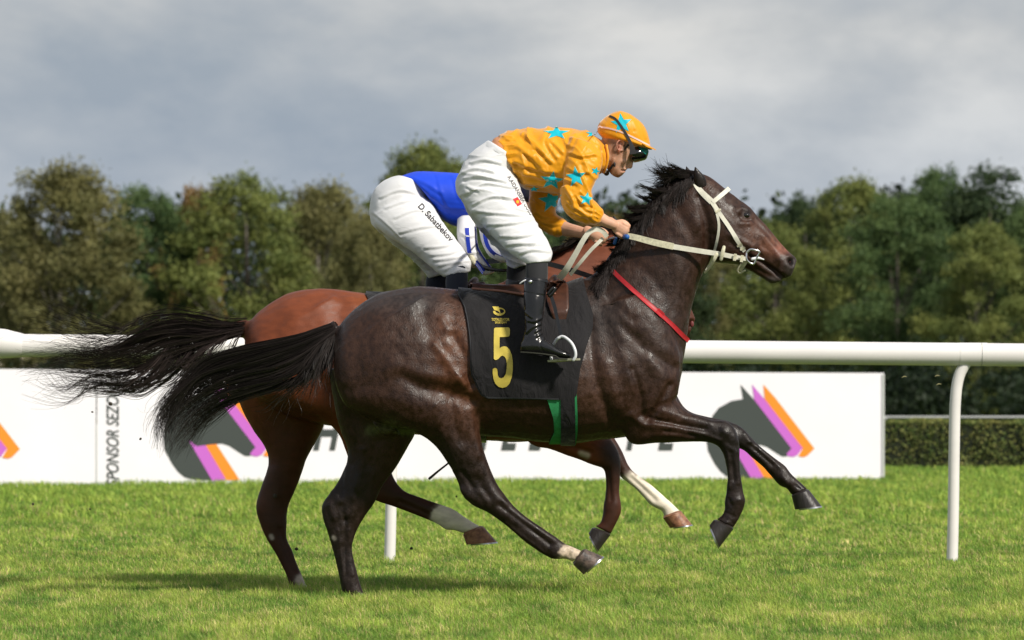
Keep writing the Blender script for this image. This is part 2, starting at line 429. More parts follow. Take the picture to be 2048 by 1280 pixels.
# ------------------------------------------------------------------ hair
def strands(guides, n, w=.0022, jit=.02, seg=22, seed=1, spread=1.0, lenvar=.25, curl=.01, droop=0.0, ends=.25, tipw=.25, locks=0):
    """guides: list of 3-D polylines; strands run between random neighbours of them"""
    r = np.random.default_rng(seed)
    Gs = []
    for g in guides:
        c = catmull(np.array(g, float), 8); L = np.concatenate([[0], np.cumsum(np.linalg.norm(np.diff(c, axis=0), axis=1))]); L /= L[-1]
        t = np.linspace(0, 1, seg); Gs.append(np.stack([np.interp(t, L, c[:, k]) for k in range(3)], 1))
    Gs = np.array(Gs); t = np.linspace(0, 1, seg); Vs = []; nG = len(Gs); cols = []
    LK = [(r.random()*(nG-1), r.normal(size=3), r.random(3)*6.28, r.uniform(2, 5), r.normal(size=3), r.random()) for _ in range(max(locks, 1))]
    for i in range(n):
        lk = LK[r.integers(len(LK))] if locks else None
        a = r.random()*(nG-1) if not locks else min(max(lk[0]+r.normal()*.04, 0), nG-1.001); k = int(a); f = a-k
        c = Gs[k]*(1-f)+Gs[min(k+1, nG-1)]*f
        ln = 1-lenvar*r.random()**1.5; tt = t*ln
        c = np.stack([np.interp(tt, t, c[:, m]) for m in range(3)], 1)
        off = r.normal(size=3)*jit if not locks else lk[1]*jit+r.normal(size=3)*jit*(.22+.25*lk[5])
        c = c+off*(.35+.65*tt[:, None]**.8)*spread
        ph = r.random(3)*6.28; fr = r.uniform(2, 5); am = r.normal(size=3)
        if locks: ph = lk[2]+r.normal(size=3)*.15; fr = lk[3]; am = lk[4]*.8+am*.18
        c = c+curl*(tt[:, None]**1.3)*np.sin(fr*2*tt[:, None]*2+ph)*am
        c[:, 2] -= droop*tt**2*r.random()
        c = c+ (r.normal(size=3)*ends*.1)*(tt[:, None]**5)
        T = np.gradient(c, axis=0); T /= np.linalg.norm(T, axis=1)[:, None]+1e-9
        u = np.cross(T, np.array([0, 1, 0.])); u /= np.linalg.norm(u, axis=1)[:, None]+1e-9; v = np.cross(T, u)
        ww = w*r.uniform(.6, 1.4)*(1-(1-tipw)*t**2)[:, None]
        Vs.append(np.stack([c+u*ww, c-u*ww*.5+v*ww*.87, c-u*ww*.5-v*ww*.87], 1).reshape(-1, 3))
        cols.append(np.full(seg*3, r.random()))
    V = np.concatenate(Vs); f0 = ring_faces(seg, 3); Fa = (np.arange(n)[:, None, None]*seg*3+f0[None]).reshape(-1, 4)
    c = np.concatenate(cols); return V, Fa, c
# ------------------------------------------------------------------ setting
M0 = {}
def ground():
    m = mat('turf soil', (.055, .095, .018), 1.0, spec=.05, color2=(.095, .115, .03), vscale=.6)
    xs = np.array([-900, -60, -20, -8, 0, 8, 20, 60, 900.]); ys = np.array([-60, -20, 0, 20, 60, 120, 240, 1500.])
    V = np.array([[x, y, 0.] for y in ys for x in xs]); n = len(xs)
    Fa = np.array([(j*n+i, j*n+i+1, (j+1)*n+i+1, (j+1)*n+i) for j in range(len(ys)-1) for i in range(n-1)])
    o = mk('ground', V, Fa, m, smooth=False); o['kind'] = 'structure'
ground()
def grass():
    """mown racecourse turf, every blade its own little bent strip"""
    r = np.random.default_rng(5)
    segs = [(-9, -6.2, 40000, .0036, .054), (-6.2, -3, 98000, .0030, .054), (-3, 0, 125000, .0031, .058), (0, 3, 115000, .0034, .060), (3, 8, 110000, .0046, .058), (8, 16, 95000, .0065, .06), (16, 38, 110000, .011, .085), (38, 60, 45000, .018, .08)]
    B, Wd, Ht = [], [], []
    for y0, y1, n, w, h in segs:
        y = r.uniform(y0, y1, n); half = (D+y)*.1062*1.38+.7; x = r.uniform(-1, 1, n)*half
        B.append(np.stack([x, y, np.zeros(n)], 1)); Wd.append(np.full(n, w)); Ht.append(np.full(n, h))
    B = np.concatenate(B); w = np.concatenate(Wd)*r.uniform(.6, 1.5, len(B)); h = np.concatenate(Ht)
    n = len(B); q = B*np.array([1, 1, 1])
    big = vnoise(q*np.array([.55, .30, 1]), 2); mid = vnoise(q*np.array([2.6, 1.1, 1]), 3); sm = vnoise(q*np.array([7., 3.0, 1]), 4); ti = vnoise(q*np.array([18., 8.0, 1]), 6)
    h = h*(1+.22*big+.25*mid+.22*sm)*r.uniform(.45, 1.1, n)
    edge = np.exp(-((B[:, 1]-34.0)/2.2)**2); h = h*(1+.25*edge)
    far = B[:, 1] > 20
    a = r.uniform(0, 2*np.pi, n); lean = r.uniform(.15, 1.0, n)
    d = np.stack([np.cos(a)-.35, np.sin(a)*.7], 1)*lean[:, None]
    fa = a+np.pi/2+r.normal(0, .5, n); s = np.stack([np.cos(fa), np.sin(fa)*.5], 1)
    s[:, 0] = np.sign(s[:, 0]+1e-6)*np.maximum(np.abs(s[:, 0]), .45)
    V = np.zeros((n, 5, 3))
    for k, (t, ww) in enumerate(((0, 1), (.55, .8))):
        c = B.copy(); c[:, :2] += d*(h*t*t*.55)[:, None]; c[:, 2] += h*t*(1-.12*t*lean)
        V[:, 2*k] = c; V[:, 2*k+1] = c; V[:, 2*k, :2] += s*(w*ww*.5)[:, None]; V[:, 2*k+1, :2] -= s*(w*ww*.5)[:, None]
    c = B.copy(); c[:, :2] += d*(h*.75)[:, None]; c[:, 2] += h*(1-.30*lean); V[:, 4] = c
    b = np.arange(n)[:, None]*5
    Fa = [np.concatenate([b, b+1, b+3, b+2], 1), np.concatenate([b+2, b+3, b+4], 1)]
    g1 = np.array([.29, .46, .06]); g2 = np.array([.48, .54, .11]); g3_ = np.array([.74, .62, .27]); g4 = np.array([.16, .31, .055])
    t = np.clip(.55+.20*big+.28*mid+.35*sm+.25*ti, 0, 1)[:, None]
    col = g4*(1-t)+g1*t; t2 = np.clip(.15+.45*sm+.28*mid+.35*ti+r.normal(0, .25, n), 0, 1)[:, None]; col = col*(1-t2)+g2*t2
    near = np.clip(1-(B[:, 1]-6)/24, .15, 1)
    straw = (r.random(n) < (.10+.24*np.clip(ti+.5*sm, 0, 1))*near)[:, None]; col = np.where(straw, g3_*r.uniform(.55, 1.0, n)[:, None], col)
    col = col*r.uniform(.62, 1.3, n)[:, None]*(1+.22*ti+.16*sm)[:, None]
    m = mat('grass blades', rough=.55, spec=.25, attr='tone', trans=.35)
    cc = np.repeat(col, 5, 0)
    o = mk('grass', V.reshape(-1, 3), Fa, m, smooth=False, col=cc)
    tag(o, 'short mown green turf of the racecourse', 'grass', kind='stuff')
grass()
# ---- running rail
def rail():
    root = empty('running_rail', P(1904, 1117, 5.6)*np.array([1, 1, 0]))
    tag(root, 'white tubular running rail on curved posts behind the horses', 'rail')
    mw = mat('white plastic rail', (.80, .77, .75), .38, spec=.5, var=.09, vscale=5, bump=.05, bscale=14, stretch=(.3, 1, 1))
    mu = mat('grey joint seam', (.25, .25, .24), .6)
    x0, x1 = -9.0, 9.0
    def cz(x): 
        Y = D+5.6; px = CX+x*F/Y; return H-(HY-0)*0+(HY-(695+ (px-470)*.0094+0))*Y/F
    xs = np.linspace(x0, x1, 40); obs = []
    rad = .0705
    pts = [(x, 5.6, cz(x)) for x in xs]
    obs.append(mk('rail_tube', *tube(pts, rad, ns=40, sub=1), mw))
    for px in (28, 1935):                      # slightly wider sleeves at the joints
        x = (px-CX)*(D+5.6)/F; e = .20
        if px == 28: V, Fa = tube([(x-.35, 5.6, cz(x)+.012), (x-.1, 5.6, cz(x)+.012), (x-.02, 5.6, cz(x)+.006), (x+.05, 5.6, cz(x)), (x+.052, 5.6, cz(x))], [.093, .092, .084, .073, .071], ns=40, sub=4, round_ends=False)
        else: V, Fa = tube([(x-.05, 5.6, cz(x)), (x+.12, 5.6, cz(x))], [.0718, .0718], ns=40, sub=2, round_ends=False)
        obs.append(mk('joint_sleeve', V, Fa, mw))
    x = (1962-CX)*(D+5.6)/F
    V, Fa = tube([(x, 5.6, cz(x)), (x+.003, 5.6, cz(x))], [.0728, .0728], ns=40, sub=1, round_ends=False); obs.append(mk('seam', V, Fa, mu))
    for px in (-340, 779, 1904, 3030):
        xb = (px-CX)*(D+5.6)/F; xt = xb+.07; zt = cz(xb)-.05
        pts = [(xb, 5.6, -.05), (xb+.008, 5.6, .3), (xb+.014, 5.6, .75), (xb+.022, 5.6, zt-.22), (xb+.045, 5.6, zt-.08), (xb+.095, 5.6, zt+.01)]
        obs.append(mk('post', *tube(pts, .0345, ns=24, sub=8), mw))
    under(root, *obs)
rail()
# ---- advertising boards
LOGO = {
 'ink': [[(1481,769),(1509,800),(1583,897),(1580,908),(1572,913),(1564,913),(1551,905),(1534,894),(1521,890),(1511,891),(1491,893),(1475,895),(1460,884),(1503,958),(1470,957),(1452,952),(1440,942),(1429,927),(1416,902),(1413,880),(1416,856),(1426,830),(1437,816),(1462,802),(1486,798)]],
 'violet': [[(1504,769),(1530,799),(1606,895),(1595,910),(1586,914),(1576,912),(1573,908),(1583,897),(1509,800)], [(1460,884),(1475,895),(1491,893),(1529,957),(1503,958)]],
 'orange': [[(1527,769),(1551,796),(1629,897),(1615,911),(1607,914),(1597,912),(1606,897),(1530,799)], [(1491,893),(1511,891),(1554,957),(1529,957)]]}
def boards():
    ym = D*0+35.0; mw = mat('white board skin', (.82, .80, .85), .5, spec=.3, var=.035, vscale=1.1, bump=.25, bscale=.9, bdist=.05)
    fr = mat('board edge', (.62, .63, .62), .5)
    inks = {'ink': mat('dark slate print', (.045, .055, .052), .5), 'violet': mat('violet print', (.55, .13, .58), .5), 'orange': mat('orange print', (.95, .27, .015), .5)}
    def yb(px): return 33.2+ (px-0)/1768*5.4
    def pt(x, y, off=0.0): return P(x, y, yb(x)-off)
    def panel(px0, px1, top0, top1, bot0, bot1, nx):
        G = []
        for i in range(nx+1):
            t = i/nx; x = px0+(px1-px0)*t; a = P(x, top0+(top1-top0)*t, yb(x)); b = a.copy(); b[2] = -.03
            G.append([a+(b-a)*k/6 for k in range(7)])
        return sheet(np.array(G), .045)
    def flat(V2, Fa, off): return [tuple(pt(v[0], v[1], off)) for v in V2], Fa
    def logo(parent_list, dx, sc, dy):
        for k, name in enumerate(('ink', 'violet', 'orange')):
            parts = []
            for poly in LOGO[name]:
                V, Fa = poly_mesh([((x-1629)*sc+1629+dx, (y-845)*sc+845+dy) for x, y in poly], 60)
                parts.append(flat(V, Fa, .006+.002*k))
            V, Fa = join([(np.array(a), b) for a, b in parts]); parent_list.append(mk('logo_'+{'ink': 'head', 'violet': 'stripe', 'orange': 'stripe'}[name], V, Fa, inks[name], smooth=False))
    # left board
    r1 = empty('sponsor_board', (pt(60, 970)[0], yb(60), 0)); tag(r1, 'white advertising board at the left edge showing an orange and violet chevron tip', 'board', 'advertising boards')
    ob = [mk('panel', *panel(-700, 191.5, 734.5, 739, 0, 0, 10), mw, smooth=False)]
    logo(ob, -1589, 1.10, -4); under(r1, *ob)
    r2 = empty('sponsor_board', (pt(980, 965)[0], yb(980), 0)); tag(r2, 'long white advertising board with vertical lettering and horse head emblems', 'board', 'advertising boards')
    ob = [mk('panel', *panel(194, 1768, 739, 746, 0, 0, 16), mw, smooth=False)]
    ob += mks('edge_strip', [box(P(1766.5, 853, yb(1766.5)-.012), (.03, .03, 1.36)), box(P(193, 908, yb(193)-.004), (.018, .012, .72))], fr)
    logo(ob, -1068, 1.085, -6.7); logo(ob, 0, 1.0, 0)
    V, Fa = font_mesh('SPONSOR SEZONU', 1.0, 0.25, bold=.012); V = np.array(V); V[:, :2] -= V[:, :2].min(0); L = V[:, 0].max(); hh = V[:, 1].max()
    V2 = [(239-(hh-v[1])/hh*24-0, 979-v[0]/L*228) for v in V]; V2 = [(213+v[1]/hh*0+ (1-v[1]/hh)*25, 971-v[0]/L*219) for v in V]
    V, Fa = refine([(a, b, 0) for a, b in V2], Fa, 30); V, Fa = flat(V, Fa, .008); ob.append(mk('lettering', V, Fa, inks['ink'], smooth=False))
    parts = []
    for ch, x0, x1 in (('H', 626, 684), ('T', 708, 750), ('N', 764, 818), ('N', 928, 984), ('E', 1002, 1044), ('L', 1057, 1094), ('O', 1112, 1160), ('T', 1176, 1220), ('P', 1252, 1298), ('E', 1316, 1358)):
        V, Fa = font_mesh(ch, 1.0, 0.0, bold=.035); V = np.array(V); V[:, :2] -= V[:, :2].min(0); V[:, :2] /= V[:, :2].max(0)
        V2 = [(x0+v[0]*(x1-x0-14)+v[1]*14, 901-v[1]*70, 0) for v in V]; V, Fa = refine(V2, Fa, 30); parts.append(flat(V, Fa, .008))
    ob += mks('letter', [(np.array(a), b) for a, b in parts], inks['ink']); under(r2, *ob)
boards()
# ---- leaves
def leaf_cloud(C, n, r, size, colA, colB, seed, flat=.75):
    """C: list of (centre, radius) clumps; returns quads spread over the shells of the clumps"""
    w = np.array([q[1]**2 for q in C]); k = r.choice(len(C), n, p=w/w.sum())
    c = np.array([q[0] for q in C])[k]; R = np.array([q[1] for q in C])[k]
    d = r.normal(size=(n, 3)); d /= np.linalg.norm(d, axis=1)[:, None]; d[:, 2] = np.where(r.random(n) < .7, np.abs(d[:, 2]), d[:, 2])
    p = c+d*(R*np.minimum(np.abs(r.normal(.72, .30, n)), 1.7))[:, None]*np.array([1, 1, flat])
    a = r.normal(size=(n, 3)); a = a+d*.6; a /= np.linalg.norm(a, axis=1)[:, None]
    t = np.cross(a, r.normal(size=(n, 3))); t /= np.linalg.norm(t, axis=1)[:, None]; b = np.cross(a, t)
    s = size*r.uniform(.5, 1.4, n)[:, None]
    V = np.stack([p-t*s, p+b*s*.55, p+t*s, p-b*s*.55], 1).reshape(-1, 3)
    tone = np.clip(r.random(n)*.5+.5*_clump(k, seed), 0, 1)[:, None]
    col = np.array(colA)*(1-tone)+np.array(colB)*tone
    return V, np.arange(n*4).reshape(-1, 4), np.repeat(col, 4, 0)
def _clump(k, seed): return (np.sin(k*12.9898+seed)*43758.5453) % 1
M0['leaf'] = mat('leaves', rough=.6, spec=.2, attr='tone', trans=.18)
M0['bark'] = mat('bark', (.09, .075, .06), .9, color2=(.16, .14, .12), vscale=3, stretch=(1, 1, .3))
M0['birch'] = mat('pale bark', (.22, .20, .17), .9, color2=(.10, .09, .08), vscale=2, stretch=(1, 1, .4))
def tree_mesh(kind, seed):
    """unit tree about 12 m tall; returns crown and trunk mesh data"""
    r = np.random.default_rng(seed); parts = []; clumps = []
    kinds = {  # half width, crown base, leaf colours, leaves, leaf size, clumps, clump radius, airiness
        'birch': (3.0, .12, (.110, .118, .044), (.245, .225, .085), 42000, .092, 190, .72, .16),
        'oak': (3.7, .04, (.040, .086, .032), (.130, .185, .060), 44000, .10, 170, 1.0, .05),
        'lime': (3.4, .05, (.085, .125, .036), (.245, .265, .070), 44000, .098, 170, .92, .06),
        'autumn': (2.9, .10, (.16, .115, .035), (.34, .21, .07), 26000, .092, 140, .62, .35),
        'deep': (3.6, .03, (.020, .044, .020), (.065, .095, .034), 40000, .105, 170, 1.0, .05)}
    Wd, cb, ca, cb2, n, ls, nc, cr, airy = kinds[kind]; Ht = 12.0
    lean = r.uniform(-.4, .4)
    parts.append(tube([(0, 0, -.2), (lean*.2, .1, Ht*.25), (lean*.7, 0, Ht*.55), (lean, .1, Ht*.9)], [.30, .23, .15, .03], ns=9, sub=4))
    lobes = [(r.uniform(0, 6.28), r.uniform(.3, 1.0), r.uniform(.6, 1.3)) for _ in range(12)]
    for i in range(nc):
        t = cb+(1-cb)*r.random()**.85; az = r.uniform(0, 6.28)
        q = (t-cb)/(1-cb); prof = math.sqrt(max(.03, 1-max(0, (q-.52)/.50)**2.4))*min(1, .72+q*.7)
        k = sum(math.exp(-((math.cos(az-a)-1)/.5)**2-((t-b)/.16)**2)*(c-.85) for a, b, c in lobes)
        R = Wd*prof*(1+.8*k)*math.sqrt(r.uniform(.12, 1)); c = np.array([lean*t+math.cos(az)*R, math.sin(az)*R, Ht*t*.97+.1])
        if r.random() < airy and R > Wd*prof*.55: continue
        clumps.append((c, cr*r.uniform(.55, 1.2)*(.8+.3*prof)))
        if i % 6 == 0:
            base = np.array([lean*t, 0, c[2]*.62]); parts.append(tube([base, base*.5+c*.5+np.array([0, 0, -.12*R]), c], [.085*(1.25-t), .05*(1.25-t)+.008, .012], ns=6, sub=3))
    V, Fa, c = leaf_cloud(clumps, n, r, ls, ca, cb2, seed, 1.35 if kind in ('birch', 'autumn') else .8)
    vt, ft = join(parts)
    cm = mesh_from('crown', V, Fa); cm.materials.append(M0['leaf']); a = cm.color_attributes.new('tone', 'FLOAT_COLOR', 'POINT')
    cc = np.ones((len(V), 4), np.float32); cc[:, :3] = c*(1+.22*vnoise(V*.7, seed)[:, None]); a.data.foreach_set('color', cc.ravel())
    tm = mesh_from('trunk', vt, ft); tm.materials.append(M0['birch'] if kind in ('birch', 'autumn') else M0['bark']); tm.polygons.foreach_set('use_smooth', np.full(len(tm.polygons), True))
    return cm, tm
TM = {('birch', 0): tree_mesh('birch', 1), ('birch', 1): tree_mesh('birch', 2), ('oak', 0): tree_mesh('oak', 3), ('oak', 1): tree_mesh('oak', 4), ('lime', 0): tree_mesh('lime', 5), ('lime', 1): tree_mesh('lime', 6), ('autumn', 0): tree_mesh('autumn', 7), ('deep', 0): tree_mesh('deep', 8), ('deep', 1): tree_mesh('deep', 9)}
def plant(kind, var, px, top, y, wpx, label, rz=0.0):
    """px: trunk position, top: crown top pixel, y: distance, wpx: crown half width in pixels"""
    x, _, zt = P(px, top, y); Y = D+y; s = zt/12.6; halfw = wpx*Y/F; base = {'birch': 3.3, 'oak': 4.1, 'lime': 3.8, 'autumn': 3.2, 'deep': 4.0}[kind]
    k = halfw*1.16/base; root = empty('tree', (x, y, 0)); tag(root, label, 'tree', 'trees along the far side of the racecourse')
    cm, tm = TM[(kind, var)]
    for nme, me in (('crown', cm), ('trunk', tm)):
        o = bpy.data.objects.new(nme, me); COL.objects.link(o); o.parent = root
    root.scale = (k, k, s); root.rotation_euler = (0, 0, rz); return root
TREES = [
 ('birch', 0, 120, 318, 200, 130, 'tall thin olive tree with pale limbs at the far left, behind the flying tails', .3),
 ('birch', 1, 20, 405, 212, 70, 'small olive tree cut by the left edge of the photo', 2.0),
 ('oak', 0, 300, 355, 206, 88, 'dark green round tree between the two olive trees on the left', 1.1),
 ('autumn', 0, 395, 345, 222, 62, 'thin half bare reddish tree peeping over the dark green one on the left', .5),
 ('lime', 0, 500, 330, 204, 122, 'broad olive tree with a flat top above the reddish rump', 2.6),
 ('birch', 1, 640, 352, 210, 100, 'olive and rust coloured tree left of the two riders', .9),
 ('birch', 0, 740, 415, 198, 74, 'low olive tree directly behind the rider in blue', 3.6),
 ('lime', 1, 845, 272, 236, 112, 'tall yellow green tree rising above the back of the rider in blue', 1.9),
 ('oak', 1, 1010, 420, 214, 110, 'dark tree hidden behind the white breeches of the riders', 3.0),
 ('autumn', 0, 1195, 405, 208, 75, 'yellowing tree showing under the arms of the rider in orange', 1.4),
 ('deep', 0, 1330, 450, 214, 90, 'dark tree hidden behind the neck of the dark horse', .4),
 ('birch', 0, 1440, 500, 226, 62, 'pale stemmed thin tree under the jaw of the dark horse', 2.1),
 ('lime', 0, 1545, 425, 206, 88, 'olive green tree in front of the dark horse and its muzzle', .2),
 ('deep', 1, 1610, 376, 234, 78, 'dark wispy treetop standing behind the olive tree right of the muzzle', 1.2),
 ('lime', 1, 1700, 345, 214, 98, 'tall yellow green tree in the middle of the right hand wood', 2.9),
 ('oak', 0, 1790, 375, 202, 98, 'dense green tree above the joint of the white rail', 2.2),
 ('oak', 1, 1880, 318, 232, 80, 'dark tree with the highest pointed crown left of the corner tree', 1.0),
 ('deep', 0, 1975, 318, 212, 120, 'largest dark tree filling the upper right corner of the wood', 3.3),
 ('lime', 0, 1950, 430, 196, 90, 'fresh green lower tree in front of the largest dark tree', 5.0),
 ('oak', 0, 2100, 360, 206, 110, 'green tree cut by the right edge of the photo', 4.0)]
for t in TREES: plant(*t)
def undergrowth():
    r = np.random.default_rng(77); cl = []
    for i in range(420):
        px = r.uniform(-900, 2950); y = r.uniform(176, 226); hgt = r.uniform(1.4, 3.2) if px > 1300 else r.uniform(1.2, 2.6)
        x, _, _ = P(px, 800, y); 
        for k in range(3): cl.append((np.array([x+r.normal()*.8, y+r.normal()*.8, hgt*(.25+.3*k)]), r.uniform(.7, 1.2)))
    V, Fa, c = leaf_cloud(cl, 66000, r, .16, (.008, .018, .009), (.022, .036, .014), 5, 1.0)  # leaf colours near black: the shade under the crowns is painted in
    o = mk('undergrowth', V, Fa, M0['leaf'], smooth=False, col=c); tag(o, 'band of bushes at the far side, canopy shade put into their leaf colour', 'undergrowth', kind='stuff')
    # further rows of wood closing the view behind the front trees
    cl = []
    for i in range(420):
        px = r.uniform(-1400, 3500); y = r.uniform(255, 300); x, _, _ = P(px, 800, y)
        top = (470+30*math.sin(px*.01)) if px < 900 else 440+25*math.sin(px*.013)
        zt = P(px, top, y)[2]
        for k in range(6): cl.append((np.array([x+r.normal()*1.5, y, zt*(.08+.17*k)]), r.uniform(1.6, 2.4)))
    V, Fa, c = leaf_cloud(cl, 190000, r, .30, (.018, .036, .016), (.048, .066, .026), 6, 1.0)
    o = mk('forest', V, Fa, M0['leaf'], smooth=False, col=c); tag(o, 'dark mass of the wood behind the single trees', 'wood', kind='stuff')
undergrowth()
def hedge():
    r = np.random.default_rng(9); y = 51.0; x0, x1 = -12, 13.5; ht = .745; dp = .8; n = 60000
    x = r.uniform(x0, x1, n); side = r.random(n); yy = np.where(side < .6, y-dp/2+r.exponential(.05, n), r.uniform(y-dp/2, y+dp/2, n)); zz = np.where(side < .6, r.uniform(.0, ht, n), ht-r.exponential(.04, n))
    bmp = vnoise(np.stack([x*3, zz*3, zz*0], 1), 4)*.05; p = np.stack([x, yy-bmp*(side < .6), np.maximum(zz+bmp*(side > .6), .02)], 1)
    a = r.normal(size=(n, 3)); a /= np.linalg.norm(a, axis=1)[:, None]; t = np.cross(a, r.normal(size=(n, 3))); t /= np.linalg.norm(t, axis=1)[:, None]; b = np.cross(a, t); s = .021*r.uniform(.6, 1.4, n)[:, None]
    V = np.stack([p-t*s, p+b*s*.6, p+t*s, p-b*s*.6], 1).reshape(-1, 3)
    k = np.clip(.5+.5*vnoise(np.stack([x*2, zz*4, yy], 1), 8)+r.normal(0, .25, n), 0, 1)[:, None]; col = np.array([.115, .185, .045])*(1-k)+np.array([.29, .27, .085])*k
    root = empty('hedge', (0, y, 0)); tag(root, 'low clipped hedge behind the boards on the right', 'hedge')
    o1 = mk('leaves', V, np.arange(n*4).reshape(-1, 4), M0['leaf'], smooth=False, col=np.repeat(col, 4, 0))
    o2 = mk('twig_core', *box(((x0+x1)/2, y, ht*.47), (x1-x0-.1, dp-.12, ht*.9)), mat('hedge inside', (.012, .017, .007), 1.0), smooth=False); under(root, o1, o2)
    root = empty('far_rail', (0, 53.5, 0)); tag(root, 'thin white rail running above the top of the hedge', 'rail')
    mw = mat('far rail white', (.40, .41, .41), .6)
    obs = [mk('rail_tube', *tube([(-14, 53.5, .775), (15, 53.5, .775)], .019, ns=12, sub=1), mw)]
    for x in np.arange(-12, 15, 3.0): obs.append(mk('post', *tube([(x, 53.5, 0), (x, 53.5, .76)], .025, ns=8, sub=1), mw))
    under(root, *obs)
hedge()
def house():
    y = 250; root = empty('house', (P(5, 800, y)[0], y, 0)); tag(root, 'pale cream house glimpsed through the trees at the left edge', 'house')
    mwall = mat('cream render', (.55, .48, .38), .9, var=.1, vscale=.5); mr = mat('slate roof', (.07, .075, .09), .7); mg = mat('window glass', (.03, .04, .05), .1); mf = mat('window frame', (.6, .6, .58), .6)
    x = root.location.x-3.0; zt = P(0, 560, y)[2]
    obs = [mk('wall', *box((x, y, zt/2), (9.5, 7, zt)), mwall, smooth=False)]
    V = np.array([(x-5.2, y-4, zt-.1), (x+5.2, y-4, zt-.1), (x+5.2, y+4, zt-.1), (x-5.2, y+4, zt-.1), (x-4, y, zt+1.6), (x+4, y, zt+1.6)]); obs.append(mk('roof', V, [(0, 1, 5, 4), (1, 2, 5), (2, 3, 4, 5), (3, 0, 4), (3, 2, 1, 0)], mr, smooth=False))
    for wx in (-3.2, -1, 1.2, 3.4):
        for wz in (zt*.3, zt*.72):
            w = mk('window', *join([box((x+wx, y-3.55, wz+.62), (1.2, .12, .1)), box((x+wx, y-3.55, wz-.62), (1.2, .12, .1)), box((x+wx-.55, y-3.55, wz), (.1, .12, 1.14)), box((x+wx+.55, y-3.55, wz), (.1, .12, 1.14))]), mf, smooth=False)
            g = mk('pane', *box((x+wx, y-3.53, wz), (1.0, .04, 1.14)), mg, w, smooth=False); obs.append(w)
    under(root, *obs)
house()
# ------------------------------------------------------------------ horses
def paint(S, base, blobs, y0=0.0):
    px = toPX(S.V); c = np.tile(np.array(base, float), (S.n, 1))
    for b in blobs:
        x, y, rx, ry, rgb, k = b[:6]; side = b[6] if len(b) > 6 else 0
        w = k*np.exp(-(((px[:, 0]-x)/rx)**2+((px[:, 1]-y)/ry)**2)**1.5)
        if side: w = w*(1/(1+np.exp(-(S.V[:, 1]-y0)*side*60)))
        w = w[:, None]; c = c*(1-w)+np.array(rgb)*w
    return c
def seg_paint(S, c, pts, r, rgb, y0=0.0, side=0, soft=.25, jag=0.0):
    px = toPX(S.V); q = np.array(pts, float); d = np.full(S.n, 1e9)
    for a, b in zip(q[:-1], q[1:]):
        ab = b-a; t = np.clip(((px-a)@ab)/(ab@ab), 0, 1); d = np.minimum(d, np.hypot(*(px-a-t[:, None]*ab).T))
    if jag: d = d+jag*vnoise(S.V*70, 3)
    w = 1/(1+np.exp((d-r)/(r*soft)))
    if side: w = w*(S.V[:, 1]*side > y0*side)
    w = w[:, None]; return c*(1-w)+np.array(rgb)*w
def hoof(root, y, coronet, toe, heel, hw, mat_h, mat_s, name='hoof', taper=.82):
    """coronet: (rear px, front px); toe/heel px of the sole; a flared cone cut flat, with a metal shoe"""
    ca, cb = P(*coronet[0], y), P(*coronet[1], y); sa, sb = P(*heel, y), P(*toe, y)
    ns = 28; th = np.linspace(0, 2*np.pi, ns, endpoint=False); R = []
    def ring(a, b, w, k=1.0):
        c = (a+b)/2; u = (b-a)/2*k; r = c+np.cos(th)[:, None]*u; r[:, 1] += w*k*np.sin(th)*(1+.12*np.cos(th)); return r
    up = (ca+cb)/2-(sa+sb)/2
    R = [ring(ca+up*.12, cb+up*.12, hw*taper*.85, .8), ring(ca, cb, hw*taper*.98), ring(ca, cb, hw*taper*1.0)]
    for t in np.linspace(.12, 1, 9): R.append(ring(ca*(1-t)+sa*t, cb*(1-t)+sb*t, hw*(taper+(1-taper)*t)))
    R += [ring(sa, sb, hw, .96)+0*up, ring(sa+up*.04, sb+up*.04, hw, .6)]
    V = np.concatenate(R); Fa = [ring_faces(len(R), ns)]; n = len(V); V = np.vstack([V, R[0].mean(0), R[-1].mean(0)])
    j = np.arange(ns); j2 = (j+1) % ns; Fa += [np.stack([j2, j, np.full(ns, n)], 1), np.stack([(len(R)-1)*ns+j, (len(R)-1)*ns+j2, np.full(ns, n+1)], 1)]
    h = mk(name, V, Fa, mat_h, root)
    dn = -up/np.linalg.norm(up); t2 = np.linspace(-2.35, 2.35, 22); c = (sa+sb)/2; u = (sb-sa)/2
    Vs = []
    for k, e in ((1.02, 0), (1.02, .008), (.72, .008), (.72, 0)):
        r = c+np.cos(t2)[:, None]*u*k+dn*(e-.001); r[:, 1] += hw*k*np.sin(t2)*(1+.12*np.cos(t2)); Vs.append(r)
    V = np.stack(Vs, 1).reshape(-1, 3); Fs = [ring_faces(22, 4), np.array([(0, 1, 2, 3)]), np.array([(87, 86, 85, 84)])]
    s = mk('horseshoe', V, Fs, mat_s, h)
    return h
M = {}
M['shoe'] = mat('worn steel', (.55, .55, .57), .3, metal=1, var=.2, vscale=40)
M['coat_dark'] = mat('dark bay coat', rough=.45, spec=.32, attr='tone', var=.48, vscale=44, bump=.34, bscale=130, stretch=(1, 1, .75), rvar=.17, bdist=.006, bdetail=6)
M['coat_bay'] = mat('chestnut coat', rough=.5, spec=.32, attr='tone', var=.2, vscale=18, bump=.22, bscale=120, stretch=(1, 1, 2.2), rvar=.08, bdist=.006, bdetail=5)
M['hoof_dark'] = mat('dark horn', (.026, .021, .019), .42, var=.4, vscale=30, stretch=(1, 1, .3), bump=.3, bscale=90)
M['hoof_tan'] = mat('tan horn', (.36, .17, .09), .5, color2=(.17, .07, .04), vscale=45, bump=.3, bscale=90)
M['hair'] = mat('black horse hair', (.0075, .0065, .0062), .42, spec=.42, attr='tone')
M['eye'] = mat('dark wet eye', (.006, .004, .003), .06, spec=.8)
M['nostril'] = mat('inner nostril', (.16, .03, .03), .6)

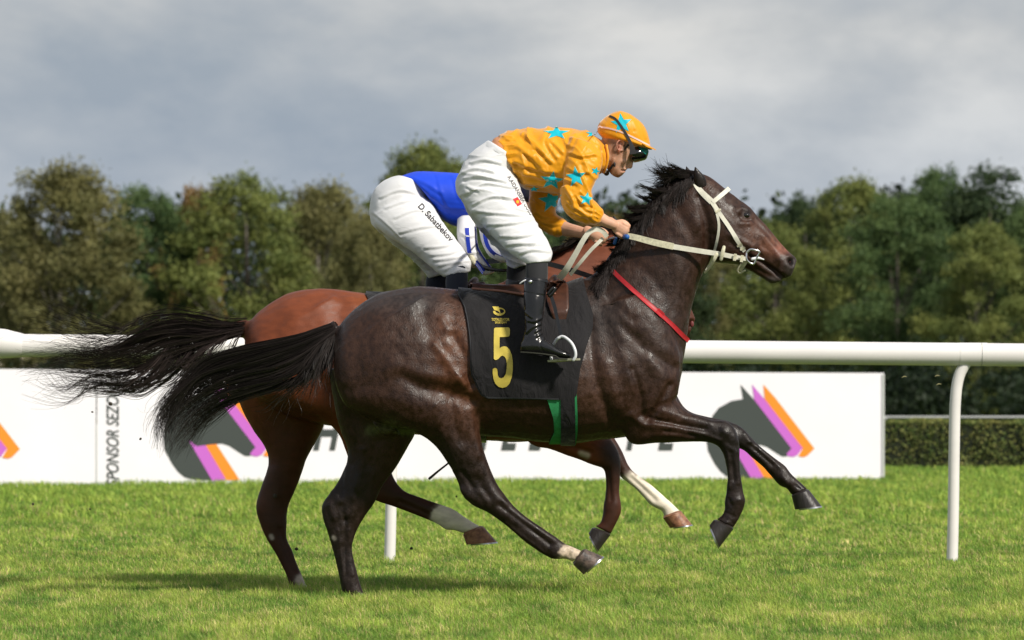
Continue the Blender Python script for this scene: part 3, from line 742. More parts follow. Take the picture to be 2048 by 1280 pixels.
HB, HL = (.030, .0122, .0066), (.0095, .0068, .0058)
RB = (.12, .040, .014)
def horse_lofts_near():
    T = [(668,672,670,752,.10,0,0), (690,636,694,800,.19,0,.1), (725,606,735,835,.245,0,.12), (765,585,782,850,.275,0,.12), (830,573,840,862,.285,0,.12),
         (905,578,905,868,.27,0,.12), (960,583,960,872,.262,0,.12), (1040,586,1040,879,.285,0,.16), (1110,576,1105,886,.29,0,.22), (1172,556,1170,884,.27,0,.3),
         (1222,552,1235,876,.25,0,.34), (1275,570,1290,864,.235,0,.3), (1318,610,1330,838,.21,0,.2), (1350,655,1354,790,.15,0,0), (1364,690,1364,745,.08,0,0)]
    NK = [(1165,560,1318,812,.16,0,.25), (1192,545,1352,765,.165,0,.25), (1215,517,1370,700,.155,0,.3), (1243,472,1379,640,.135,0,.3), (1277,425,1393,582,.118,0,.25),
          (1312,388,1409,541,.108,0,.2), (1348,360,1424,520,.1,0,.1), (1385,345,1432,480,.085,0,0)]
    HD = [(1372,348,1398,450,.06,0,0), (1392,346,1408,498,.082,0,0), (1419,352,1421,519,.094,0,.05), (1448,374,1437,526,.104,0,.12), (1478,397,1458,528,.104,0,.22), (1503,417,1482,531,.088,0,.22),
          (1529,446,1507,539,.068,0,.1), (1553,474,1529,550,.058,0,0), (1573,498,1551,554,.056,0,-.05), (1587,512,1569,557,.052,0,0), (1594,520,1582,553,.036,0,0)]
    LIP = [(1488,524,1484,534,.03,0,0), (1512,533,1506,545,.034,0,0), (1535,545,1528,558,.034,0,0), (1553,551,1543,567,.032,0,0), (1566,556,1560,564,.02,0,0)]
    HN = [(672,700,850,590,.10,-.12,0), (668,735,905,640,.135,-.13,0), (674,778,938,705,.15,-.135,0), (700,818,950,772,.14,-.145,0), (770,846,955,815,.125,-.15,0), (824,862,958,850,.10,-.155,0), (863,885,965,890,.078,-.155,0),
          (893,922,977,930,.062,-.155,0), (913,957,990,960,.05,-.15,0), (928,990,1003,982,.045,-.15,0), (945,1010,1028,1012,.040,-.15,0), (977,1026,1058,1038,.033,-.15,0),
          (1018,1055,1086,1057,.028,-.15,0), (1056,1088,1110,1074,.029,-.15,0), (1092,1112,1130,1088,.032,-.15,0), (1108,1118,1139,1091,.034,-.15,0), (1128,1117,1152,1096,.029,-.15,0), (1146,1124,1164,1101,.033,-.15,0)]
    HF = [(655,735,800,760,.12,.10,0), (666,800,835,830,.12,.12,0), (680,858,830,868,.105,.13,0), (694,893,816,893,.09,.13,0), (695,920,802,918,.075,.13,0), (684,948,786,944,.062,.13,0), (665,978,764,972,.052,.13,0),
          (644,1008,750,1004,.047,.13,0), (645,1035,730,1032,.042,.13,0), (654,1062,713,1062,.037,.13,0), (664,1095,705,1092,.03,.13,0), (672,1125,709,1122,.029,.13,0), (679,1156,715,1152,.031,.13,0),
          (685,1184,724,1180,.033,.13,0), (698,1202,734,1188,.03,.13,0), (714,1208,744,1194,.03,.13,0)]
    SH = [(1205,610,1270,590,.05,-.15,0), (1200,670,1318,625,.085,-.15,0), (1200,735,1355,690,.10,-.14,0), (1215,795,1362,750,.105,-.135,0), (1238,845,1356,790,.10,-.13,0)]
    FN = [(1215,790,1352,748,.10,-.12,0), (1238,845,1352,795,.095,-.125,0), (1264,887,1372,821,.072,-.13,0), (1318,886,1398,830,.058,-.13,0), (1368,883,1424,838,.05,-.13,0), (1410,884,1452,841,.047,-.13,0), (1434,892,1470,858,.047,-.13,0),
          (1445,908,1479,886,.043,-.13,0), (1451,932,1480,925,.036,-.13,0), (1454,958,1483,956,.032,-.13,0), (1452,984,1487,982,.032,-.13,0), (1449,1004,1491,1002,.036,-.13,0), (1449,1020,1484,1026,.032,-.13,0),
          (1442,1032,1472,1046,.029,-.13,0), (1433,1038,1466,1055,.033,-.13,0)]
    FF = [(1235,830,1345,775,.085,.12,0), (1290,868,1372,818,.075,.13,0), (1348,884,1410,833,.06,.13,0), (1410,884,1452,842,.05,.13,0), (1455,892,1482,854,.046,.13,0), (1484,899,1505,876,.043,.13,0), (1505,916,1526,897,.036,.13,0),
          (1526,934,1549,915,.031,.13,0), (1545,956,1570,930,.032,.13,0), (1560,971,1583,948,.036,.13,0), (1574,977,1599,964,.031,.13,0), (1583,989,1614,978,.033,.13,0)]
    EN = [(1398,376,1418,366,.030,-.05,0), (1391,360,1410,360,.026,-.058,0), (1388,347,1402,350,.018,-.062,0), (1389,337,1395,340,.006,-.062,0)]
    EF = [(1386,372,1404,362,.026,.05,0), (1372,352,1390,350,.024,.055,0), (1369,342,1380,344,.016,.06,0), (1368,334,1373,336,.006,.06,0)]
    DK = [(668,640,690,690,.05,0,0), (650,652,668,694,.035,0,0), (628,664,640,698,.024,0,0), (600,680,606,700,.014,0,0)]
    SHT = [(790,850,800,872,.04,.02,0), (745,838,762,868,.05,0,0), (752,856,778,874,.04,0,0)]
    return [T, NK, HD, LIP, HN, HF, SH, FN, FF, DK, SHT]
ST_NEAR = [
    ([(806,752),(850,776),(905,786),(944,800)], 15, -13), ([(790,735),(850,752),(915,758)], 20, 9), ([(700,800),(760,800),(840,812)], 24, 6),
    ([(870,690),(905,738),(930,768)], 10, 8), ([(905,672),(930,720),(944,768)], 11, -12), ([(885,640),(912,690),(940,740)], 9, 5), ([(880,610)], 26, 9), ([(845,625),(862,668),(880,700)], 16, -5),
    ([(735,640),(712,700),(722,770)], 14, -4), ([(762,640),(752,720)], 26, 4), ([(690,680),(690,760)], 14, 4), ([(900,800),(912,850),(925,880)], 12, -7), ([(870,810),(880,850),(905,900)], 13, 6),
    ([(940,820),(948,870),(958,910)], 9, 6), ([(928,980),(950,1000)], 9, 7), ([(955,960),(975,990)], 10, -6), ([(985,985),(1010,1010)], 9, 5), ([(1000,1010),(1050,1048),(1100,1088)], 6, -7), ([(1020,1022),(1062,1052),(1110,1082)], 6, 5), ([(1124,1108)], 9, 5),
    ([(1160,566),(1215,596),(1265,640)], 10, -5), ([(1212,580),(1235,640),(1300,705),(1350,735)], 12, -8), ([(1180,640),(1186,720),(1205,800),(1225,845)], 12, -11), ([(1232,640),(1246,700),(1262,760)], 20, 8),
    ([(1212,730),(1228,790),(1250,830)], 18, 10), ([(1266,740),(1280,790),(1284,830)], 8, -9), ([(1300,720),(1325,760),(1322,800)], 18, 10), ([(1338,770),(1318,812),(1296,838)], 8, -12), ([(1296,660),(1330,700)], 18, 6),
    ([(1262,830),(1290,850),(1340,856)], 9, 7), ([(1300,838),(1350,848),(1410,858)], 6, -9), ([(1310,818),(1360,832),(1420,846)], 8, 5), ([(1310,870),(1370,868)], 7, 5), ([(1455,860)], 13, 5), ([(1462,905),(1468,960)], 5, -6), ([(1474,905),(1477,965)], 5, 4), ([(1470,1002)], 10, 4),
    ([(1355,420),(1385,470),(1398,510)], 14, -6), ([(1300,470),(1340,500),(1368,560)], 18, 6), ([(1262,520),(1310,560),(1345,620)], 14, -5), ([(1236,540),(1285,600),(1330,660)], 16, 6), ([(1398,395),(1412,440),(1414,500)], 9, -9), ([(1392,450)], 20, 4),
    ([(1442,440),(1436,480),(1448,512)], 17, 7), ([(1460,470),(1500,492),(1522,506)], 7, 6), ([(1462,486),(1500,508)], 8, -5), ([(1495,420),(1484,417),(1476,422)], 7, 7), ([(1474,404)], 8, -6), ([(1481,447),(1500,446)], 6, 5), ([(1480,432),(1489,440),(1500,440)], 4, -4), ([(1458,402),(1462,384)], 6, -3),
    ([(1510,440),(1545,478),(1570,502)], 6, -4), ([(1525,470),(1545,495),(1560,520)], 8, 4), ([(1512,500),(1535,528),(1552,540)], 6, -6), ([(1500,512),(1522,524),(1548,542),(1568,554)], 3.0, -11), ([(1502,508),(1525,518),(1550,535),(1566,544)], 5, 4), ([(1510,526),(1535,543),(1556,557)], 4, 4), ([(1582,521),(1583,527)], 5.5, -22), ([(1575,530),(1583,536)], 4, 4), ([(1577,514),(1589,514)], 4, 4), ([(1570,532)], 10, 4),
    ([(1428,470),(1430,500)], 5, -3), ([(1146,700),(1150,800)], 10, 3),
    ([(700,930),(690,980)], 8, -4), ([(725,900),(720,950),(705,990)], 9, 5), ([(672,990),(690,1030)], 10, 4), ([(690,1040),(690,1150)], 5, -5), ([(755,880),(740,930)], 10, -3),
    ([(934,994)], 8, 7), ([(925,945),(945,975)], 6, -7), ([(905,945),(928,985)], 5, 5), ([(962,985),(975,1002)], 6, 4), ([(1135,1100),(1140,1112)], 3, -4), ([(1012,1046),(1055,1080),(1090,1106)], 3.5, 4),
    ([(660,1010),(668,1035)], 8, 6), ([(684,1012),(690,1040)], 6, -6), ([(706,1000),(704,1030)], 7, 4), ([(668,945),(662,985)], 6, 5), ([(684,950),(680,990)], 6, -6), ([(676,1060),(688,1150)], 3.5, 4), ([(697,1060),(706,1150)], 3.5, 3),
    ([(1446,862),(1452,868)], 6, 4), ([(1468,872),(1474,884)], 6, 4), ([(1455,885),(1465,893)], 5, -3), ([(1456,905),(1459,975)], 3, 3), ([(1480,1000)], 6, 4), ([(1458,1000),(1462,1010)], 4, -4), ([(1452,1026),(1470,1034)], 3, -3), ([(1455,1045),(1448,1050)], 4, 3),
    ([(1490,868),(1500,885)], 6, 5), ([(1565,955),(1575,965)], 6, 5), ([(1590,970),(1600,978)], 3, -3), ([(1300,846),(1340,852),(1400,866),(1440,880)], 4, 4), ([(1330,862),(1390,872)], 4, -5),
    ([(1500,890),(1545,930)], 4, -5), ([(1515,892),(1560,935)], 4, 3)]
def build_body(lofts, y0, strokes, voxel, seed, veins=()):
    S = Surf(*remesh([loft(l, y0) for l in lofts], voxel))
    S.smooth(2).fillet(42).smooth(2)
    S.strokes([(p, r*.92, a*1.3) for p, r, a in strokes], True, y0)
    mir = [s for s in strokes]
    N = S.normals()
    S.noise(9, .0035, seed, warp=.02); S.noise(28, .0011, seed+1)
    for v in veins: S.strokes([(v, 2.2, 1.9)], True, y0)
    S.smooth(1)
    return S
SN = build_body(horse_lofts_near(), 0.0, ST_NEAR, .0052, 11,
                veins=[[(900,905),(912,925),(905,950),(920,965)], [(893,850),(905,880),(925,905)], [(1262,770),(1270,800),(1262,830)], [(1250,600),(1262,640),(1255,680)], [(1530,470),(1520,492),(1535,505)], [(1220,660),(1240,700)], [(1440,420),(1450,440),(1442,465)], [(880,800),(850,835)]])
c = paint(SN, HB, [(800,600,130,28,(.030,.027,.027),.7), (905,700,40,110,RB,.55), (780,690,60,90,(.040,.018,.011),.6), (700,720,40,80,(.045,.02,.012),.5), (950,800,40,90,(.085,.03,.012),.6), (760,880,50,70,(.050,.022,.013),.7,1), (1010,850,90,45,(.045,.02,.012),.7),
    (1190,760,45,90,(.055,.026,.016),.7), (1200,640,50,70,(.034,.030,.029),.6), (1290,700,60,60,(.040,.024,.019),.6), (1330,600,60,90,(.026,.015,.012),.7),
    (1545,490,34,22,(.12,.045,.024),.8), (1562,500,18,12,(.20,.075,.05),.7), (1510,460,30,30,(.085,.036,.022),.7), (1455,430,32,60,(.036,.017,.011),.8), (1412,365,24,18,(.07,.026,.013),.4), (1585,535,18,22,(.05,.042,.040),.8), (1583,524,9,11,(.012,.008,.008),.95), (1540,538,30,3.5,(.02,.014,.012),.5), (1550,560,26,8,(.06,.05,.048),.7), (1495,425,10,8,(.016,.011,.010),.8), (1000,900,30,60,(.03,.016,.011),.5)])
px = toPX(SN.V)
for pts, r, a in (([(900,920),(970,1000),(1120,1105)], 48, .8), ([(700,960),(680,1010),(690,1190)], 50, .8), ([(1420,865),(1470,880),(1465,1000),(1450,1060)], 40, .8), ([(1470,875),(1560,945),(1600,985)], 40, .8), ([(1391,335),(1398,355)], 12, .7), ([(660,660),(600,690)], 22, .8), ([(1190,540),(1260,450),(1340,360)], 26, .8)):
    c2 = seg_paint(SN, c, pts, r, HL, soft=.3); c = c*(1-a)+c2*a
c = seg_paint(SN, c, [(1140,1108),(1178,1122)], 21, (.55,.44,.33), side=-1, soft=.10, jag=6)
c = seg_paint(SN, c, [(667,1075),(669,1077)], 4, (.3,.26,.22), soft=.2)
c = seg_paint(SN, c, [(740,862),(782,852)], 8, (.10,.10,.045), soft=.5, jag=5)
c = seg_paint(SN, c, [(800,862),(822,866)], 5, (.12,.14,.05), soft=.5, jag=4)
hr1 = empty('racehorse', (0, 0, 0)); tag(hr1, 'dark bay racehorse nearest the camera, number 5 cloth on its back, head stretched forward', 'horse')
BN = SN.bvh()
def soft_noise(S, c, seed, k=.10):
    n = vnoise(S.V*22, seed)*.5+vnoise(S.V*60, seed+2)*.3+vnoise(S.V*6, seed+3)*.5
    return np.clip(c*(1+k*n[:, None]), 0, 1)
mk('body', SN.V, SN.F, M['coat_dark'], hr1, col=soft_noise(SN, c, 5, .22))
def eye(root, x, y, ys, r=.0185):
    p = P(x, y, ys); V, Fa = ellipsoid(p, (r, r*.75, r*.8)); mk('eye', V, Fa, M['eye'], root)
def hit_y(bvh, x, y, yg=-.2):
    return drape([(x, y)], bvh, 0, yg)[0][1]
ye = hit_y(BN, 1492, 431); eye(hr1, 1492, 431, ye+.006); eye(hr1, 1492, 431, -ye-.006)
for sgn in (-1, 1):
    yn = hit_y(BN, 1583, 524); V, Fa = ellipsoid(P(1583, 524, sgn*abs(yn+.007)), (.011, .005, .014)); mk('nostril', V, Fa, M['nostril'], hr1)
M['hoof_grey'] = mat('grey brown horn', (.15,.105,.085), .5, color2=(.05,.04,.036), vscale=38, bump=.3, bscale=90)
hoof(hr1, -.15, ((1147,1130),(1171,1098)), (1206,1113), (1167,1149), .055, M['hoof_grey'], M['shoe'], taper=.88)
hoof(hr1, .13, ((714,1211),(746,1194)), (764,1208), (718,1226), .056, M['hoof_dark'], M['shoe'])
hoof(hr1, -.13, ((1427,1040),(1467,1058)), (1438,1096), (1419,1051), .050, M['hoof_dark'], M['shoe'])
hoof(hr1, .13, ((1583,992),(1618,980)), (1643,1012), (1590,1019), .056, M['hoof_dark'], M['shoe'])
def ear(root, y0, dx, dy, s, m):
    st = [(1390,380,1414,370,.024,s*.050,0),(1387.5,364,1411,357,.024,s*.058,0),(1387,351,1405,348,.019,s*.064,0),(1388,342,1398,341,.011,s*.067,0),(1389.5,334,1391.5,334,.003,s*.068,0)]
    if s > 0: st = [(a-17, b-2, c_-19, d-2, w, y, e) for a, b, c_, d, w, y, e in st]
    V, Fa = loft([(a+dx, b+dy, c_+dx, d+dy, w, y, e) for a, b, c_, d, w, y, e in st], y0)
    return mk('ear', V, Fa, m, root, col=np.tile(np.array([.012,.008,.007]), (len(V), 1)))
for s_ in (-1, 1): ear(hr1, 0, 0, 0, s_, M['coat_dark'])
def g3(pts, y0=0.0): return [P(p[0], p[1], y0+p[2]) for p in pts]
# tail of the near horse
TG = [[(668,648,0),(640,657,-.02),(600,672,-.04),(540,685,-.05),(470,700,-.05),(410,725,-.04),(370,765,-.03),(345,815,-.03),(325,860,-.02)],
      [(670,655,-.02),(640,668,-.05),(590,690,-.06),(520,712,-.07),(460,728,-.06),(400,745,-.05),(350,790,-.04),(325,830,-.03),(322,880,-.02)],
      [(672,662,-.03),(645,682,-.07),(600,712,-.08),(540,738,-.09),(480,752,-.08),(420,770,-.07),(365,810,-.05),(335,850,-.04),(338,895,-.03)],
      [(672,670,-.03),(650,697,-.08),(610,730,-.09),(560,760,-.1),(500,775,-.09),(450,790,-.08),(400,825,-.06),(372,860,-.05),(350,900,-.04)],
      [(672,678,-.03),(660,712,-.08),(640,745,-.09),(600,768,-.1),(540,780,-.09),(480,800,-.08),(430,830,-.06),(395,862,-.05),(362,905,-.04)]]
Vt, Ft, tt = strands([g3(g) for g in TG], 1550, w=.0015, jit=.020, seed=3, lenvar=.40, curl=.016, ends=.3, locks=90)
WIS = [[(668,680,-.06),(655,725,-.12),(648,770,-.12),(640,800,-.1)], [(650,690,-.08),(625,740,-.12),(612,775,-.12),(590,800,-.1)], [(640,700,-.08),(600,760,-.1),(560,790,-.1),(520,810,-.08),(490,812,-.08)]]
Vw, Fw, tw = strands([g3(g) for g in WIS], 260, w=.0016, jit=.03, seed=4, lenvar=.5, curl=.02, ends=.5, locks=26)
WIL = [[(420,725,-.04),(370,735,-.02),(330,700,0),(290,690,0)], [(400,740,-.04),(350,775,-.02),(320,800,0),(300,795,0)], [(380,760,-.04),(340,815,-.02),(310,835,0),(290,840,0)]]
Vx, Fx, tx = strands([g3(g) for g in WIL], 26, w=.0011, jit=.03, seed=5, lenvar=.6, curl=.02, ends=.6)
V, Fa = join([(Vt, Ft), (Vw, Fw), (Vx, Fx)]); tone = np.concatenate([tt, tw, tx])
def hair_col(t, warm=.3): 
    b = .006+.026*t[:, None]**2; return b*np.array([[1.15+warm*.4, 1.0, .95]])
mk('tail', V, Fa, M['hair'], hr1, col=hair_col(tone))
# mane of the near horse: tufts streaming back and up from the crest
crest = catmull(np.array([(1196,545),(1215,518),(1245,472),(1278,426),(1314,388),(1350,360),(1388,345)], float), 12)
def mane(crest, y0, n, root, seed, mtl, lens=(55, 100), ang=(150, 200), w=.002, lay=-.05, tuft=70):
    r = np.random.default_rng(seed); parts = []; tone = []
    for k in range(tuft):
        a = r.random(); i = a*(len(crest)-1); p = crest[int(i)]
        ln = r.uniform(*lens)*(.55+.75*a); an = math.radians(r.uniform(*ang)-14*a); dx, dy = math.cos(an), -math.sin(an)
        yy = r.uniform(-.07, .07); bend = r.uniform(-.35, .25)
        base = p+np.array([r.uniform(4, 15), r.uniform(4, 16)])
        g = []
        for s in np.linspace(0, 1, 6):
            q = base+np.array([dx, dy])*ln*s+np.array([-dy, dx])*bend*ln*s*s*.7
            g.append((q[0], q[1], yy*(.4+.9*s)))
        ox, oy = r.uniform(1, 5), r.uniform(3, 9); g2 = [(q[0]+ox, q[1]+oy*(1-.6*j/5), q[2]-.010) for j, q in enumerate(g)]
        V, Fa, t = strands([g3(g, y0), g3(g2, y0)], n//tuft, w=w, jit=.0045, seg=12, seed=seed*100+k, lenvar=.5, curl=.003, ends=.04)
        parts.append((V, Fa)); tone.append(t*.8+.2*r.random())
    return join(parts)+(np.concatenate(tone),)
V1, F1, t1 = mane(crest, 0, 3400, hr1, 21, None, lens=(26, 56), ang=(162, 206))
# hair lying over the near side of the crest
LG = [[(x, y, -.02), (x+4, y+10, -.06), (x-8, y+34, -.10), (x-22, y+58, -.125)] for x, y in crest[::9]]
lay = []
for k in range(90):
    r = RNG.random(); i = int(r*(len(crest)-2)); x, y = crest[i]; L = RNG.uniform(25, 62); dx = RNG.uniform(-26, 2)
    pp = [(x+2, y-2), (x+6, y+L*.25), (x+dx*.4, y+L*.6), (x+dx, y+L)]
    q = drape(pp, BN, .010); q[0] = P(x+2, y-2, -.02)
    Vk, Fk, tk = strands([q, q+np.array([.02, -.003, .002])], 40, w=.0018, jit=.005, seg=10, seed=900+k, lenvar=.5, curl=.003, ends=.05)
    lay.append((Vk, Fk)); t1 = np.concatenate([t1, tk])
fl = []
for k in range(16):   # forelock and poll hair blown back over the neck
    x, y = 1392-RNG.uniform(0, 20), 343+RNG.uniform(-2, 12); L = RNG.uniform(50, 88); dy = RNG.uniform(-16, 34); yy = RNG.uniform(-.05, .04)
    q = g3([(x, y, yy*.5), (x-L*.35, y-3+dy*.15, yy), (x-L*.7, y+dy*.45, yy), (x-L, y+dy-RNG.uniform(0, 12), yy)])
    Vk, Fk, tk = strands([q, np.array(q)+np.array([.0, -.01, -.015])], 42, w=.0019, jit=.007, seg=12, seed=700+k, lenvar=.5, curl=.008, ends=.25)
    fl.append((Vk, Fk)); t1 = np.concatenate([t1, tk])
V, Fa = join([(V1, F1)]+lay+fl)
mk('mane', V, Fa, M['hair'], hr1, col=hair_col(t1, .5))
# ---- the far horse
Y2 = 0.98
def horse_lofts_far():
    T = [(490,655,494,760,.10,0,0), (515,624,520,800,.19,0,.1), (548,602,560,822,.245,0,.12), (590,582,602,838,.275,0,.12), (655,576,660,852,.285,0,.12), (725,586,725,860,.27,0,.12), (790,590,790,866,.262,0,.12), (870,590,870,872,.285,0,.16),
         (950,582,945,880,.29,0,.22), (1020,560,1015,884,.27,0,.3), (1070,548,1075,882,.25,0,.34), (1110,556,1120,868,.235,0,.3), (1150,600,1160,838,.21,0,.2), (1185,650,1188,790,.15,0,0), (1200,690,1200,745,.08,0,0)]
    NK = [(1010,560,1150,812,.15,0,.25), (1045,540,1190,765,.155,0,.25), (1085,515,1212,705,.145,0,.3), (1125,494,1235,650,.13,0,.3), (1165,474,1258,605,.115,0,.25), (1200,455,1280,570,.1,0,.2), (1228,446,1300,545,.09,0,.1)]
    HD = [(1222,446,1240,530,.07,0,0), (1240,446,1262,560,.09,0,0), (1268,462,1280,590,.1,0,.1), (1298,492,1298,612,.1,0,.2), (1325,525,1318,632,.085,0,.2), (1350,562,1335,655,.068,0,.1), (1370,596,1352,672,.058,0,0), (1384,622,1364,678,.052,0,0), (1391,640,1375,676,.042,0,0)]
    HN = [(494,700,670,590,.10,-.12,0), (486,730,725,640,.135,-.13,0), (490,765,758,705,.15,-.135,0), (520,795,768,772,.14,-.145,0), (590,820,775,815,.125,-.15,0), (642,838,776,850,.10,-.155,0), (672,862,775,882,.078,-.155,0),
          (690,900,776,915,.062,-.15,0), (704,940,782,940,.05,-.14,0), (722,978,792,962,.045,-.14,0), (748,1000,808,980,.04,-.14,0), (788,1015,836,992,.031,-.14,0), (834,1032,874,1006,.028,-.14,0), (870,1046,906,1018,.031,-.14,0), (892,1059,924,1030,.034,-.14,0), (908,1060,940,1041,.029,-.14,0), (926,1066,962,1054,.032,-.14,0)]
    HF = [(478,740,620,760,.12,.10,0), (478,800,650,820,.12,.12,0), (500,852,648,852,.105,.13,0), (526,888,630,888,.09,.13,0), (537,920,614,918,.075,.13,0), (530,952,603,950,.06,.13,0), (518,985,590,982,.05,.13,0), (512,1015,577,1012,.046,.13,0), (519,1045,573,1045,.04,.13,0),
          (533,1078,574,1076,.033,.13,0), (549,1105,585,1100,.029,.13,0), (563,1132,594,1126,.029,.13,0), (575,1156,604,1150,.032,.13,0), (582,1178,613,1172,.033,.13,0), (600,1190,626,1176,.03,.13,0)]
    SH = [(1035,610,1095,590,.05,-.15,0), (1030,670,1140,625,.085,-.15,0), (1030,735,1185,690,.10,-.14,0), (1040,795,1192,750,.105,-.135,0), (1060,845,1190,790,.10,-.13,0)]
    FN = [(1020,800,1180,760,.09,-.12,0), (1030,850,1170,800,.08,-.13,0), (1062,888,1180,830,.065,-.13,0), (1102,899,1195,850,.055,-.13,0), (1145,916,1212,866,.048,-.13,0), (1186,930,1228,886,.045,-.13,0), (1207,938,1240,915,.042,-.13,0),
          (1212,962,1240,955,.034,-.13,0), (1211,990,1238,985,.031,-.13,0), (1208,1012,1242,1010,.035,-.13,0), (1206,1030,1240,1030,.032,-.13,0), (1200,1046,1230,1052,.029,-.13,0), (1190,1052,1222,1068,.032,-.13,0)]
    FF = [(1050,830,1160,775,.085,.12,0), (1090,868,1172,818,.075,.13,0), (1140,884,1195,838,.06,.13,0), (1190,896,1218,858,.05,.13,0), (1222,925,1240,892,.044,.13,0), (1240,952,1256,930,.038,.13,0), (1256,966,1276,950,.032,.13,0), (1278,986,1298,966,.030,.13,0), (1300,1010,1324,988,.033,.13,0),
          (1314,1018,1338,1000,.036,.13,0), (1324,1024,1352,1012,.031,.13,0), (1328,1036,1364,1024,.033,.13,0)]
    EN = [(1225,462,1246,452,.028,-.05,0), (1222,450,1240,448,.024,-.058,0), (1224,440,1236,442,.016,-.062,0), (1228,432,1232,434,.006,-.062,0)]
    DK = [(492,638,510,672,.045,0,0), (474,642,480,676,.032,0,0), (452,648,454,672,.02,0,0), (420,654,420,668,.012,0,0)]
    return [T, NK, HD, HN, HF, SH, FN, FF, DK]
ST_FAR = [([(p[0]-172, p[1]) for p in s[0]], s[1], s[2]) for s in ST_NEAR[:20] if max(p[1] for p in s[0]) < 800]+[
    ([(1385,645),(1384,652)], 6, -16), ([(1378,636),(1390,638)], 4, 4), ([(800,1004),(860,1030)], 5, -6), ([(1216,940),(1222,1000)], 5, -6), ([(1262,955),(1310,1000)], 5, -7), ([(1110,880),(1180,905)], 6, -8), ([(1090,872),(1150,884)], 5, 6), ([(548,940),(556,990)], 9, 5), ([(560,1060),(590,1140)], 5, -5)]
SF = build_body(horse_lofts_far(), Y2, ST_FAR, .0068, 31, veins=[[(1160,878),(1190,890),(1210,900)]])
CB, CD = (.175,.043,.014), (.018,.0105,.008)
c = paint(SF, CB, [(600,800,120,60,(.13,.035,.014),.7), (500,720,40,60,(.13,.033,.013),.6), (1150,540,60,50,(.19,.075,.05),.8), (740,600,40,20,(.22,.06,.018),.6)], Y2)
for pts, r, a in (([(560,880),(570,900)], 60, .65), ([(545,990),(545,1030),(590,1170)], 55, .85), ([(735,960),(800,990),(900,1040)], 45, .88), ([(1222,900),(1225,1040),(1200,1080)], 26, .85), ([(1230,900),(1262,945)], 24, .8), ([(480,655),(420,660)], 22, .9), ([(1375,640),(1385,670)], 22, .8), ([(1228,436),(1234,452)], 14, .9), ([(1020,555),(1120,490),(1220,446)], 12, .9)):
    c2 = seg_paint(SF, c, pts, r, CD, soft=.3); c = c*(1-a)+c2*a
c = seg_paint(SF, c, [(888,1034),(930,1054),(960,1062)], 25, (.80,.72,.60), soft=.07, jag=3)
c = seg_paint(SF, c, [(1262,968),(1310,995),(1345,1030)], 22, (.80,.72,.60), side=1, y0=Y2+.02, soft=.1, jag=4)
c = seg_paint(SF, c, [(602,1160),(614,1180)], 11, (.5,.42,.36), soft=.15, jag=2)
c = seg_paint(SF, c, [(1163,907),(1174,911)], 6, (.45,.38,.28), side=-1, y0=Y2, soft=.2, jag=1)
c = seg_paint(SF, c, [(542,1072),(544,1076)], 4, (.4,.34,.3), soft=.2)
hr2 = empty('racehorse', (0, Y2, 0)); tag(hr2, 'reddish bay racehorse with white lower legs, galloping half hidden behind the dark one', 'horse')
BF = SF.bvh()
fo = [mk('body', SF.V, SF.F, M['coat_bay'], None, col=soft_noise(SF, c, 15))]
hroot = hr2
def fh(*a, **k):
    h = hoof(None, *a, **k); fo.append(h)
fh(Y2-.14, ((926,1070),(967,1053)), (994,1084), (933,1089), .056, M['hoof_tan'], M['shoe'])
fh(Y2+.13, ((600,1194),(628,1180)), (646,1194), (604,1208), .055, M['hoof_dark'], M['shoe'])
fh(Y2-.13, ((1184,1056),(1221,1070)), (1196,1103), (1177,1067), .050, M['hoof_dark'], M['shoe'])
fh(Y2+.13, ((1326,1036),(1362,1022)), (1384,1049), (1340,1056), .055, M['hoof_tan'], M['shoe'])
fo += [ear(None, Y2, -163, 98, s_, M['coat_bay']) for s_ in (-1, 1)]
V, Fa = ellipsoid(P(1384, 648, Y2-.030), (.010, .006, .016)); fo.append(mk('nostril', V, Fa, M['nostril']))
V, Fa = ellipsoid(P(1315, 535, Y2-.085), (.017, .012, .014)); fo.append(mk('eye', V, Fa, M['eye']))
TG2 = [[(490,645,0),(455,648,0),(420,640,0),(375,632,0),(330,630,.01),(290,640,.02),(250,665,.02),(200,670,.03),(140,675,.04)],
       [(488,650,0),(450,655,-.02),(410,655,-.03),(365,645,-.03),(320,650,-.02),(270,675,-.01),(220,695,0),(160,700,.02),(90,690,.04)],
       [(488,655,-.01),(450,662,-.04),(405,668,-.05),(350,668,-.05),(300,680,-.04),(250,695,-.02),(190,715,0),(120,715,.02),(60,728,.03)],
       [(486,660,-.01),(450,668,-.05),(400,682,-.06),(350,690,-.06),(300,705,-.05),(240,722,-.03),(180,735,-.01),(110,725,.01),(45,715,.02)],
       [(486,664,-.02),(445,674,-.05),(390,692,-.07),(330,715,-.06),(270,745,-.05),(200,755,-.03),(140,735,-.01),(90,735,.01),(50,750,.02)]]
Va, F_a, ta = strands([g3(g, Y2) for g in TG2], 620, w=.0015, jit=.034, seed=8, lenvar=.6, curl=.045, ends=.5, locks=62)
TG3 = [[(470,668,-.04),(440,700,-.08),(430,715,-.08),(405,700,-.08)], [(440,670,-.04),(395,705,-.08),(360,725,-.08),(390,700,-.06)], [(400,680,-.05),(350,740,-.06),(290,775,-.05),(200,765,-.03),(130,775,-.02)], [(350,680,-.05),(310,745,-.06),(250,780,-.05),(160,770,-.03),(80,770,-.02)],
       [(330,700,-.05),(270,740,-.06),(190,750,-.05),(120,780,-.03),(60,760,-.02)]]
Vb, F_b, tb = strands([g3(g, Y2) for g in TG3], 420, w=.0014, jit=.03, seed=9, lenvar=.5, curl=.035, ends=.5, locks=34)
